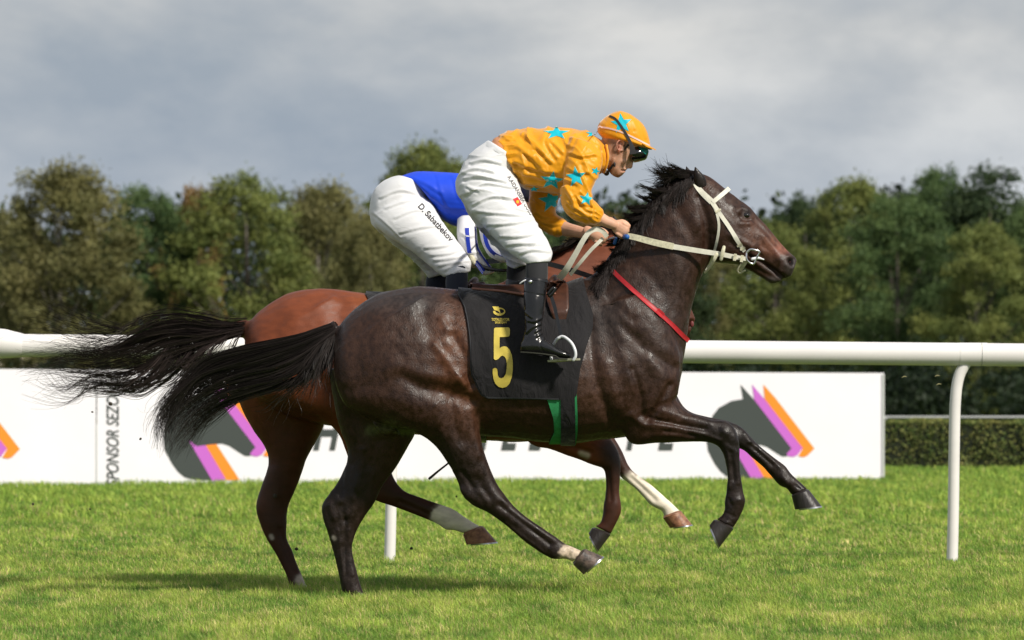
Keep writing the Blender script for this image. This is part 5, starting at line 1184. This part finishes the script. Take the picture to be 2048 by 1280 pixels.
EAR = [ellipsoid(P(1241, 293, -.074), (.017, .009, .028), R=np.array(Matrix.Rotation(-.45, 3, 'Y'))), tube([P(1246,301,-.078), P(1238,300,-.085), P(1233,293,-.089), P(1235,284,-.09), P(1242,280,-.089), P(1248,284,-.086), P(1248,290,-.084)], .0042, ns=8), ellipsoid(P(1238.5,303,-.078), (.006,.005,.009)),
       ellipsoid(P(1251.5,338.5,0), (.006,.022,.0035)), ellipsoid(P(1249,343,0), (.0055,.019,.004)), ellipsoid(P(1257,335.5,-.013), (.007,.006,.005)), ellipsoid(P(1257,335.5,.013), (.007,.006,.005)), ellipsoid(P(1236,351,0), (.013,.018,.011)), ellipsoid(P(1246,322,-.052), (.018,.012,.014))]
pelv = [ellipsoid(P(978, 342, 0), (.08, .09, .08))]
HS = person_body(0, [NECK, HEADL, NOSE, TORB], [armN, armF]+handN+handF+LEGB+EAR+pelv, hands=((1250,462,24),(1208,478,24),(1241,292,14),(1252,336,16)))
HS.strokes([([(1252,341),(1244,341)], 1.6, -5), ([(1253,338),(1246,338)], 1.6, 3), ([(1251,344),(1245,345)], 1.8, 3), ([(1241,285),(1236,292),(1238,300)], 1.6, -5), ([(1243,289),(1240,297)], 2, -5), ([(1254,325),(1248,334),(1243,341)], 2.2, -2.5), ([(1243,325)], 8, 3), ([(1262,334),(1257,333)], 1.6, -3), ([(1215,325),(1220,342)], 4, -4), ([(1228,318),(1222,338),(1230,352)], 2.5, 3), ([(1236,351)], 4, 3), ([(1232,343)], 6, -2), ([(1265,314)], 4, -3)])
px = toPX(HS.V); c = np.tile(SK, (HS.n, 1)); c *= 1+.12*vnoise(HS.V*18, 3)[:, None]+.06*vnoise(HS.V*60, 4)[:, None]
c = seg_paint(HS, c, [(1244,341),(1252,341)], 1.4, (.30,.10,.08), soft=.4)
c = seg_paint(HS, c, [(1240,284),(1236,294),(1238,302)], 5, (.62,.24,.17), soft=.4)
c = seg_paint(HS, c, [(1234,352),(1240,350)], 5, (.42,.20,.12), soft=.5)
c = seg_paint(HS, c, [(1216,342),(1226,326)], 4, (.30,.15,.10), soft=.5)
c = seg_paint(HS, c, [(1222,282),(1228,290),(1232,305)], 6, (.16,.09,.06), soft=.5, jag=2)
c = seg_paint(HS, c, [(1249,290),(1247,300)], 2.5, (.12,.06,.035), soft=.5)
c = seg_paint(HS, c, [(1206,290),(1216,284)], 5, (.20,.12,.08), soft=.5, jag=2)
ob.append(mk('body', HS.V, HS.F, M['skin'], col=np.clip(c, 0, 1)))
# helmet with silk cap
hel = Surf(*remesh([loft([(1210,282,1232,280,.05,0,0)]+[(1196,266,1300,300,.098,0,0),(1195,256,1301,291,.101,0,0),(1198,247,1299,278,.101,0,0),(1206,238,1294,262,.096,0,0),(1217,230,1284,246,.083,0,0),(1230,224,1268,233,.055,0,0),(1240,222,1254,225,.02,0,0)], 0, ns=40, sub=6)], .004)); hel.smooth(4)
hel.strokes(folds([[(1252,224),(1262,238),(1268,262)], [(1240,230),(1252,250)], [(1275,245),(1283,262),(1290,280)], [(1210,240),(1206,252)]], 3, 2.2)+[([(1240,224)], 6, 5)])
hel.noise(22, .0016, 3); BH = hel.bvh()
helm = mk('helmet', hel.V, hel.F, M['silks']); ob.append(helm)
peak = []
for k in range(2):
    ph = np.linspace(-1.15, 1.15, 17); G = []
    for a in ph:
        row = []
        for s in (0, .5, 1): 
            ax, ay = 1293+19*s*math.cos(a)-14*(1-math.cos(a)), 288+9*s*math.cos(a)-4*(1-math.cos(a)); row.append(P(ax, ay+s*1.5, math.sin(a)*(.092+.006*s)))
        G.append(row)
    break
mk('peak', *sheet(np.array(G), .006, dirv=np.array([0, 0, -1.])), M['silks'], helm)
mks('piping', strap([(1196,255),(1215,256),(1245,265),(1275,279),(1300,292)], 3.2, BH, .003, .003, mirror=True), M['pinkband'], helm)
Q = flat_on(poly_mesh(star(1243, 247, 22, -6, 1, .95)), BH, .002, -.1, 5); mk('star', *Q, M['cyan'], helm)
gg = empty('goggles', tuple(P(1280, 300, -.08))); 
gs = mks('strap', strap([(1219,232),(1231,238),(1242,252),(1252,268),(1259,282),(1264,294),(1266,308)], [3.5, 4, 4.5, 5, 6, 9, 14], BH, .005, .004, mirror=True), M['lace'])
len_ = Surf(*remesh([loft([(1260,292,1262,325,.072,0,0),(1270,290,1272,325,.077,0,0),(1284,292,1284,322,.068,0,0),(1293,296,1292,319,.048,0,0),(1298,302,1295,313,.022,0,0)], 0, ns=36)], .004)); len_.smooth(3)
gl = mk('lens', len_.V, len_.F, M['visor']); gt = mks('frame', strap([(1279,292),(1287,298),(1294,307)], [8, 11, 7], len_.bvh(), .003, .003, mirror=True), M['teal'])
under(gg, gl, *gs, *gt); ob.append(gg); gg.name = 'goggles'
ob.append(mk('chin_strap', *join([tube([P(1256,290,-.078), P(1242,308,-.066), P(1231,322,-.060), P(1222,335,-.050), P(1214,346,-.026), P(1213,348,.0), P(1214,346,.026), P(1222,335,.05), P(1242,308,.066)], .0055, ns=8, flat=.5), ellipsoid(P(1213,346,0), (.014, .03, .014)), ellipsoid(P(1229,329,-.060), (.006, .006, .012))]), M['lace']))
# silks
TOR = [(984,292,1020,332,.10,0,0), (990,282,1030,350,.135,0,0), (1000,269,1042,372,.150,0,.05), (1022,260,1060,381,.165,0,.1), (1050,255.5,1084,385,.175,0,.1), (1095,254.5,1112,387,.185,0,.12), (1145,257,1148,384,.195,0,.1), (1178,264,1176,368,.185,0,.05),
       (1198,275,1192,350,.13,0,0), (1210,284,1204,345,.088,0,0), (1217,291,1212,338,.074,0,0)]
SLN = [(1140,272,1200,290,.065,-.14,0), (1134,300,1205,308,.075,-.17,0), (1131,325,1203,330,.074,-.185,0), (1128,350,1194,356,.070,-.2,0), (1124,372,1184,380,.067,-.21,0), (1121,396,1182,398,.066,-.215,0), (1126,419,1186,402,.064,-.215,0), (1145,438,1194,408,.058,-.21,0), (1166,447,1204,418,.054,-.205,0), (1184,450,1208,425,.046,-.2,0), (1196,449,1209,429,.036,-.195,0)]
SLF = [(1075,320,1130,340,.06,.16,0), (1060,365,1124,372,.068,.19,0), (1056,405,1116,404,.066,.195,0), (1062,438,1112,420,.062,.18,0), (1080,461,1114,428,.056,.165,0), (1104,471,1124,436,.05,.145,0), (1120,472,1132,442,.042,.13,0), (1127,470,1136,446,.034,.12,0)]
STS = folds([[(1045,275),(1065,290),(1085,312)], [(1098,262),(1090,285),(1110,320)], [(1030,330),(1070,345),(1110,352)], [(1040,350),(1080,362),(1125,368)], [(1120,262),(1130,290),(1128,330)], [(1150,275),(1140,300)], [(1165,268),(1185,282),(1200,300)],
    [(1036,300),(1060,318),(1075,338)], [(1050,372),(1090,378)], [(1070,300),(1100,330)], [(1105,290),(1122,310)]], 4.2, 6)
STS += folds([[(1140,310),(1160,318),(1190,314)], [(1132,340),(1155,352),(1175,350)], [(1130,365),(1150,372)], [(1165,330),(1172,355)], [(1150,395),(1165,412),(1180,415)], [(1155,405),(1172,424),(1190,428)], [(1135,410),(1155,425),(1180,438)], [(1160,390),(1180,408)], [(1175,405),(1190,420)], [(1145,430),(1175,442)], [(1128,385),(1140,400),(1150,420)]], 3.4, 5)
STS += folds([[(1062,400),(1080,412),(1100,408)], [(1072,430),(1090,440),(1110,438)], [(1085,450),(1105,455),(1120,452)]], 3, 4)
STS += [([(1008+i*1.4, 273+i*9), (1026+i*1.2, 274+i*8)], 1.7, 4.5*(-1)**i) for i in range(12)]
STS += [([(1188+i*2.2, 449-i*3.2), (1180+i*2.2, 444-i*3.2)], 1.6, 3.5*(-1)**i) for i in range(8)]
SS = garment([TOR, SLN, SLF], 0, .0052, [(p, r, a*1.45) for p, r, a in STS], 51, fil=14, nz=.0035, nscale=9, warp=.08)
SS.wrinkle(62, 20, 5, .013, 53, power=4, warp=.05).wrinkle(30, 30, 8, .005, 54, power=3, warp=.05); SS.smooth(1)
# drawstring waist: pull the hem in
BS = SS.bvh()
parts = [(SS.V, [SS.F])]; nsk = len(SS.F); sm = [0]*nsk; 
for args in ((1113,266,23,0,1.1,.55,0), (1186,268,15,10,1.0,.5,0), (1152,354,20,-6,.95,1,0), (1191,342,10,20,.9,.8,0), (1173,398,15,10,1.0,.9,0), (1104,361,22,8,1.05,.8,0), (1101,401,23,-8,1,1,0), (1068,378,9,0,1.2,.6,0)):
    cx, cy, r, rot, sx, sy, _ = args
    for rr, off, mi in ((r*1.12, .0018, 2), (r, .0030, 1)):
        Q, Fq = flat_on(poly_mesh(star(cx, cy, rr, rot, sx, sy)), BS, off, -.2 if cx > 1110 or cy < 380 else .12, 5)
        parts.append((Q, [np.array(Fq)])); sm += [mi]*len(Fq)
V, Fa = join(parts)
# polygons come grouped (quads first, then triangles) in join order, so material indices follow
ob.append(mk('silks', V, Fa, [M['silks'], M['cyan'], M['pale']], midx=sm))
V, Fa = join([tube([P(1213,292,-.066), P(1216,315,-.078), P(1210,340,-.06), P(1207,345,0), P(1210,340,.06), P(1216,315,.078), P(1213,289,.0), P(1213,292,-.066)], .007, ns=8)]); ob.append(mk('collar', V, Fa, M['silks']))
# breeches
PEL = [(912,385,935,410,.10,0,0), (913,362,960,425,.15,0,0), (922,332,1000,405,.175,0,0), (944,303,1028,372,.165,0,0), (962,290,1034,345,.15,0,0), (972,284,1034,324,.138,0,0)]
THN = [(916,372,1010,320,.10,-.08,0), (924,400,1034,355,.105,-.10,0), (940,424,1048,396,.105,-.13,0), (962,448,1062,425,.100,-.16,0), (990,478,1078,455,.092,-.20,0), (1016,502,1094,480,.084,-.235,0), (1034,516,1104,500,.078,-.26,0), (1046,524,1104,514,.072,-.28,0), (1052,528,1100,524,.066,-.29,0)]
THF = [(918,385,1000,340,.10,.08,0), (930,415,1025,380,.10,.12,0), (950,448,1035,430,.095,.16,0), (978,482,1050,464,.086,.20,0), (1002,508,1062,492,.078,.24,0), (1016,530,1064,512,.07,.27,0), (1022,538,1060,528,.062,.28,0)]
STB = folds([[(925,350),(950,342),(985,348)], [(928,362),(960,358),(1010,368)], [(930,395),(970,372),(1025,380)], [(940,330),(970,325),(1000,332)], [(945,415),(985,398),(1040,408)], [(955,428),(1000,432),(1050,436)], [(975,455),(1020,452),(1062,445)], [(1000,478),(1040,478),(1075,470)],
    [(1015,495),(1045,492),(1085,494)], [(1040,512),(1065,505),(1098,508)], [(1060,495),(1075,488)], [(935,378),(955,385)], [(1005,398),(1040,402)], [(1030,420),(1055,428)]], 3.3, 5)
STB += [([(1028,325),(1034,350),(1038,365)], 3, 3), ([(975,288),(1000,298),(1030,330)], 3, 2)]
SB = garment([PEL, THN, THF], 0, .0046, [(p, r*.8, a*1.3) for p, r, a in STB], 61, fil=5, nz=.003, nscale=8, warp=.06)
SB.wrinkle(10, 20, 4, .010, 64, power=5, warp=.03).wrinkle(-22, 40, 9, .0035, 65, power=3, warp=.03); SB.smooth(1)
BB = SB.bvh(); br_ = mk('breeches', SB.V, SB.F, M['breeches']); ob.append(br_)
def text_along(s, x0, y0_, ang, size, bvh, m, parent, yg, sx=1.0, off=.0018, bold=.01):
    V, Fa = font_mesh(s, 1.0, 0, bold=bold); ca, sa = math.cos(math.radians(ang)), math.sin(math.radians(ang))
    pts = [(x0+(v[0]*sx*ca*size+v[1]*sa*size), y0_+(v[0]*sx*sa*size-v[1]*ca*size)) for v in V]
    Q, Fq = flat_on((pts, Fa), bvh, off, yg, 6); return mk('lettering', Q, Fq, m, parent)
text_along('A.AIDANSBEK UULU', 1014, 354, 59, 10.5, BB, M['lace'], br_, -.25, .95)
R_ = [(1026,398),(1035,394),(1044,408),(1035,413)]
Q = flat_on(poly_mesh(R_), BB, .002, -.25, 5); fl_ = mk('badge', *Q, M['flagred'], br_); Q = flat_on(poly_mesh([(1035+3*math.cos(a), 403.5+3.4*math.sin(a)) for a in np.linspace(0, 6.1, 14)]), BB, .003, -.25, 5); mk('badge_sun', *Q, M['flagyel'], br_)
# socks and boots
def boot(y0, dx, dy, s, mleg, lean=0.0, full=True):
    yk, ya = y0+s*.30, y0+s*.365
    k = lambda v: (v-y0)
    sock = Surf(*remesh([loft([(1056+dx,512+dy,1098+dx,508+dy,.050,s*.285,0),(1052+dx,528+dy,1096+dx,526+dy,.054,s*.295,0),(1051+dx,545+dy,1096+dx,544+dy,.055,s*.305,0),(1052+dx,566+dy,1095+dx,566+dy,.054,s*.315,0)], y0, ns=26)], .005)).smooth(2)
    a = mk('sock', sock.V, sock.F, mleg); res = [a]
    B = Surf(*remesh([loft([(1050+dx,554+dy,1096+dx,558+dy,.056,s*.312,0),(1048+dx,572+dy,1094+dx,575+dy,.058,s*.318,0),(1047+dx,600+dy,1091+dx,603+dy,.056,s*.33,0),(1048+dx,625+dy,1087+dx,630+dy,.050,s*.34,0),(1049+dx,645+dy,1083+dx,652+dy,.044,s*.35,0),(1049+dx,662+dy,1085+dx,668+dy,.041,s*.356,0),(1046+dx,676+dy,1090+dx,676+dy,.04,s*.36,0),(1042+dx,688+dy,1092+dx,684+dy,.04,s*.362,0),(1043+dx,698+dy,1084+dx,694+dy,.036,s*.363,0)], y0, ns=30),
        loft([(1042+dx,684+dy,1041+dx,703+dy,.026,s*.362,0),(1052+dx,676+dy,1052+dx,707+dy,.036,s*.363,0),(1075+dx,674+dy,1074+dx,709+dy,.038,s*.366,0),(1095+dx,682+dy,1095+dx,712+dy,.040,s*.37,0),(1114+dx,694+dy,1112+dx,714+dy,.042,s*.374,0),(1130+dx,702+dy,1128+dx,716+dy,.038,s*.376,0),(1142+dx,708+dy,1141+dx,717+dy,.022,s*.378,0)], y0, ns=30)], .0045))
    B.smooth(2).fillet(10)
    if s < 0: B.strokes(folds([[(1083+dx,652+dy),(1068+dx,658+dy),(1053+dx,670+dy)], [(1085+dx,640+dy),(1070+dx,648+dy),(1058+dx,646+dy)], [(1088+dx,668+dy),(1075+dx,676+dy)], [(1086+dx,660+dy),(1072+dx,668+dy)], [(1050+dx,630+dy),(1062+dx,640+dy)]], 3, 5)+[([(1085+dx,674+dy),(1080+dx,690+dy),(1086+dx,703+dy)], 1.6, -2.5), ([(1070+dx,600+dy),(1072+dx,640+dy)], 6, 3), ([(1046+dx,584+dy),(1091+dx,592+dy)], 1.2, -2)], True, y0)
    B.noise(14, .0018, 7); b = mk('boot', B.V, B.F, M['black_leather']); res.append(b)
    G = []
    for t in np.linspace(0, 1, 14): x = 1041+102*t; yy = 703+14*t-4*math.sin(t*3.1)*(-1 if t > .7 else .6); w = .030+.014*math.sin(t*math.pi); G.append([P(x+dx, yy+dy+2, y0+s*(.363+.014*t)-w), P(x+dx, yy+dy+2, y0+s*(.363+.014*t)+w)])
    mk('sole', *sheet(np.array(G), .006, dirv=np.array([0, 0, 1.])), M['sole'], b)
    if s < 0 and full:
        V, Fa = join(strap([(1049+dx,558+dy),(1072+dx,559+dy),(1096+dx,563+dy)], 4, B.bvh(), .003, .002)); mk('cuff_band', V, Fa, M['black_leather'], b)
        V, Fa = ellipsoid(P(1061+dx, 563.5+dy, y0-.375), (.009, .004, .009)); mk('stud', V, Fa, M['steel'], b)
        mk('spur_strap', *tube([P(1051+dx, 560+dy, y0-.34), P(1045+dx, 563+dy, y0-.34), P(1040+dx, 567+dy, y0-.335)], .0035, ns=6), M['whitemetal'], b)
    return res
ob += boot(0, 0, 0, -1, M['sock']); ob += boot(0, -38, 4, 1, M['sock'])
# waist: skin shows between shirt and breeches; pale elastic band
ob.append(mk('waistband', *join([loft([(966,289,1030,330,.150,0,0),(972,283,1035,325,.148,0,0),(976,281,1036,322,.142,0,0)], 0, ns=36)]), M['breeches']))
ob.append(mk('lower_back', *join([loft([(980,292,1028,332,.120,0,0),(987,278,1032,343,.130,0,0),(998,272,1038,350,.132,0,0)], 0, ns=36)]), M['skin'], col=None))
V = ob[-1].data; a = V.color_attributes.new('tone', 'FLOAT_COLOR', 'POINT'); cc = np.ones((len(V.vertices), 4), np.float32); cc[:, :3] = (.62,.27,.12); a.data.foreach_set('color', cc.ravel()); ob[-1].name = 'bare_waist'  # bare lower back of the rider, a separate piece in skin material
under(r1, *ob)
wh = empty('riding_whip', tuple(P(1250, 474, -.14))); tag(wh, 'whip with a blue taped end held by the rider in orange', 'whip')
under(wh, mk('blue_end', *tube([P(1254, 474, -.21), P(1250, 474, -.17)], [.0135, .0135], ns=14), M['bluetape']), mk('shaft', *tube([P(1250, 474, -.17), P(1236, 474, -.06), P(1215, 480, .12), P(1190, 492, .30)], [.008, .008, .006, .004], ns=8), M['black_leather']), mk('blue_wrap', *tube([P(1232, 478, -.075), P(1229, 486, -.075)], [.009, .009], ns=10), M['bluetape']))
# ---- far rider
r2 = empty('person', tuple(P(870, 520, Y2))); tag(r2, 'rider in royal blue vest and white breeches bent low behind the rider in orange', 'person'); ob = []
PEL2 = [(742,448,762,468,.10,0,0), (739,418,790,470,.155,0,0), (746,386,835,440,.175,0,0), (762,366,858,402,.168,0,0), (782,355,852,380,.15,0,0), (798,351,846,368,.138,0,0)]
TH2 = [(745,430,835,385,.10,-.09,0), (752,450,862,405,.105,-.12,0), (775,472,874,425,.104,-.15,0), (808,492,890,450,.098,-.18,0), (840,515,908,475,.09,-.21,0), (862,535,926,500,.083,-.24,0), (878,548,940,522,.077,-.26,0), (888,554,942,543,.07,-.275,0)]
TH2F = [(745,440,830,400,.10,.09,0), (770,475,850,430,.1,.13,0), (800,500,865,465,.093,.17,0), (828,524,880,500,.082,.21,0), (846,542,892,525,.073,.25,0), (858,557,892,548,.065,.27,0)]
STB2 = folds([[(760,400),(800,385),(840,395)], [(770,420),(820,405),(858,412)], [(790,440),(830,425),(868,430)], [(745,430),(775,455),(800,480)], [(800,470),(840,460),(885,455)], [(850,500),(880,498),(915,490)], [(860,515),(895,512),(925,503)], [(868,525),(900,522),(935,515)], [(878,536),(905,530),(938,526)], [(890,545),(915,530),(938,540)], [(826,518),(845,530)], [(835,530),(855,542)]], 3, 4.2)
SB2 = garment([PEL2, TH2, TH2F], Y2, .0055, [(p, r*.85, a*1.05) for p, r, a in STB2], 71, fil=6, nz=.0022, nscale=8, warp=.05); SB2.wrinkle(-28, 30, 6, .008, 74, warp=.02, mask=np.clip((toPX(SB2.V)[:, 1]-380)/150, .25, 1)); SB2.smooth(1); BB2 = SB2.bvh(); b2 = mk('breeches', SB2.V, SB2.F, M['breeches']); ob.append(b2)
text_along('D. Sabatbekov', 835, 413, 47.5, 16.8, BB2, M['lace'], b2, Y2-.3, .98, bold=.02)
TOR2 = [(800,352,848,372,.12,0,0), (810,349,856,392,.15,0,0), (832,343,874,425,.17,0,0), (862,343,900,448,.185,0,0), (906,346,935,456,.195,0,0), (955,352,965,455,.2,0,0), (1000,362,1000,440,.19,0,0), (1030,375,1022,425,.12,0,0), (1042,384,1036,418,.07,0,0)]
SV = garment([TOR2], Y2, .006, folds([[(820,360),(850,372),(880,392)], [(870,350),(880,390),(900,430)], [(905,360),(915,400)], [(860,400),(890,420),(940,425)], [(930,390),(955,400)]], 4, 3.5)+[([(858,386),(870,420),(890,446)], 2.5, 3)], 81, fil=5, nz=.003)
ob.append(mk('vest', SV.V, SV.F, M['blue']))
SLA = [(920,410,958,408,.04,-.08,0), (914,440,955,438,.055,-.125,0), (914,470,954,466,.06,-.17,0), (921,498,957,493,.058,-.17,0), (936,516,966,508,.052,-.17,0), (952,535,980,528,.048,-.17,0), (968,551,991,544,.042,-.17,0)]
SLC = [(955,405,1020,385,.06,-.10,0), (956,430,1022,410,.066,-.16,0), (957,456,1028,432,.068,-.2,0), (963,484,1036,452,.066,-.22,0), (977,511,1048,474,.062,-.24,0), (1000,524,1060,494,.056,-.25,0), (1024,529,1074,506,.05,-.25,0)]
SW = garment([SLA, SLC], Y2, .0055, folds([[(920,470),(935,478),(955,474)], [(940,512),(960,508)], [(985,480),(1010,478)], [(975,440),(995,450)]], 3, 4), 91, fil=6, nz=.003); BW = SW.bvh(); sw = mk('sleeves', SW.V, SW.F, M['whitesilk']); ob.append(sw)
V, Fa = join(strap([(934,456),(936,484),(939,506)], 8, BW, .003, .003)+strap([(951,458),(953,488),(960,506),(978,532),(986,543)], 3.6, BW, .003, .003)+strap([(953,526),(962,538),(968,547)], 7, BW, .003, .003)+strap([(969,446),(971,476),(978,496),(992,510),(1018,522)], 7.5, BW, .003, .003)); mk('stripe', V, Fa, M['bluestripe'], sw)
B2 = person_body(Y2, [[(815,372,850,384,.09,0,0), (900,378,915,420,.12,0,0), (990,385,990,420,.12,0,0), (1030,388,1022,414,.06,0,0), (1050,382,1040,412,.058,0,0)], [(1040,420,1056,424,.03,0,0), (1036,408,1068,420,.06,0,0), (1036,392,1078,408,.075,0,0), (1044,372,1084,390,.075,0,0), (1058,362,1080,374,.04,0,0)]],
    [tube([P(938, 445, Y2-.16), P(937, 470, Y2-.17), P(941, 500, Y2-.17), P(944, 512, Y2-.18)], [.025, .028, .026, .024], ns=12), tube([P(1000, 400, Y2+.16), P(1035, 450, Y2+.2), P(1038, 500, Y2+.12), P(1035, 520, Y2+.02)], [.04, .035, .028, .024], ns=12)]+
    hand(Y2-.18, (943, 509), np.array([.35, .93]), np.array([-.93, .35]), .8, 1)+[tube([P(805, 410, Y2+s*.1), P(860, 470, Y2+s*.2), P(908, 535, Y2+s*.26), P(915, 600, Y2+s*.33), P(900, 670, Y2+s*.36), P(930, 700, Y2+s*.37)], [.04, .04, .03, .028, .025, .022], ns=12) for s in (-1, 1)], .005)
c = np.tile(SK, (B2.n, 1)); px = toPX(B2.V); gl = ((px[:, 1] > 507) & (px[:, 1] < 560) & (np.abs(px[:, 0]-944) < 22) & (B2.V[:, 1] < Y2-.1)); c[gl] = (.62,.52,.36); ob.append(mk('body', B2.V, B2.F, M['skin'], col=c))
ob.append(mk('helmet', *join([loft([(1030,404,1086,408,.07,0,0),(1032,392,1090,400,.095,0,0),(1036,378,1090,388,.1,0,0),(1044,366,1086,374,.09,0,0),(1056,358,1076,362,.05,0,0)], Y2, ns=30, sub=6)]), M['lace']))
for s in (-1, 1): ob += boot(Y2, -160 if s < 0 else -200, 22 if s < 0 else 30, s, M['navy'], full=False)
under(r2, *ob)
w2 = empty('riding_whip', tuple(P(946, 520, Y2-.2))); tag(w2, 'dark curved whip held in the gloved hand of the rider in blue', 'whip')
under(w2, mk('handle', *tube([P(941, 506, Y2-.20), P(945, 518, Y2-.215), P(949, 526, Y2-.22)], [.013, .015, .011], ns=12), M['cream_dirty']), mk('shaft', *tube([P(948, 524, Y2-.22), P(966, 534, Y2-.23), P(990, 540, Y2-.24), P(1015, 541, Y2-.24), P(1040, 540, Y2-.22), P(1070, 545, Y2-.2)], [.011, .012, .010, .008, .006, .004], ns=10, flat=.6), M['black_leather']))
# ------------------------------------------------------------------ clods of turf thrown up by the hooves
M['clod'] = mat('wet earth', (.035,.028,.018), .9, var=.4, vscale=60)
M['blade'] = mat('torn grass', (.30,.27,.13), .8)
CL = [(221,808,.9,.010,'small dark clod of earth in the air in front of the white left board'), (185,824,.9,.006,'tiny clod just right of and below the larger one by the left board'), (281,878,.8,.007,'dark speck of earth below the black tail tip'), (550,992,.7,.012,'flying clod over the grass left of the reddish hind leg'), (593,1098,.5,.010,'round dark clod beside the reddish standing hind leg'),
      (677,1135,.4,.006,'speck of earth left of the dark standing hind leg'), (823,1097,.6,.008,'clod between the pale hoof and the white post'), (913,993,.6,.005,'speck of earth under the belly strap end'), (180,1018,.8,.005,'speck of earth low over the grass at the left'), (66,1008,.9,.007,'dark clod near the left edge above the grass')]
for i, (x, y, yy, r_, lab) in enumerate(CL):
    V, Fa = ellipsoid((0, 0, 0), (r_, r_*.8, r_*.9), nu=8, nv=12); V = V*(1+.35*vnoise(V*160+i*7, i))[:, None]
    o = mk('turf_clod', V, Fa, M['clod']); o.location = P(x, y, yy); tag(o, lab, 'clod', 'clods of turf in the air')
for i, (x, y, yy, lab) in enumerate([(1804,810-55,3.0,'torn bit of pale grass flying right of the board'), (1870,753,3.0,'torn bit of yellow grass flying under the rail'), (1873,770,3.0,'lowest torn bit of grass flying under the rail')]):
    q = P(x, y, yy); V, Fa = tube([q, q+np.array([.012, 0, .006]), q+np.array([.026, 0, .004])], [.002, .0035, .0015], ns=6); o = mk('grass_scrap', V, Fa, M['blade']); tag(o, lab, 'grass scrap', 'grass scraps in the air')
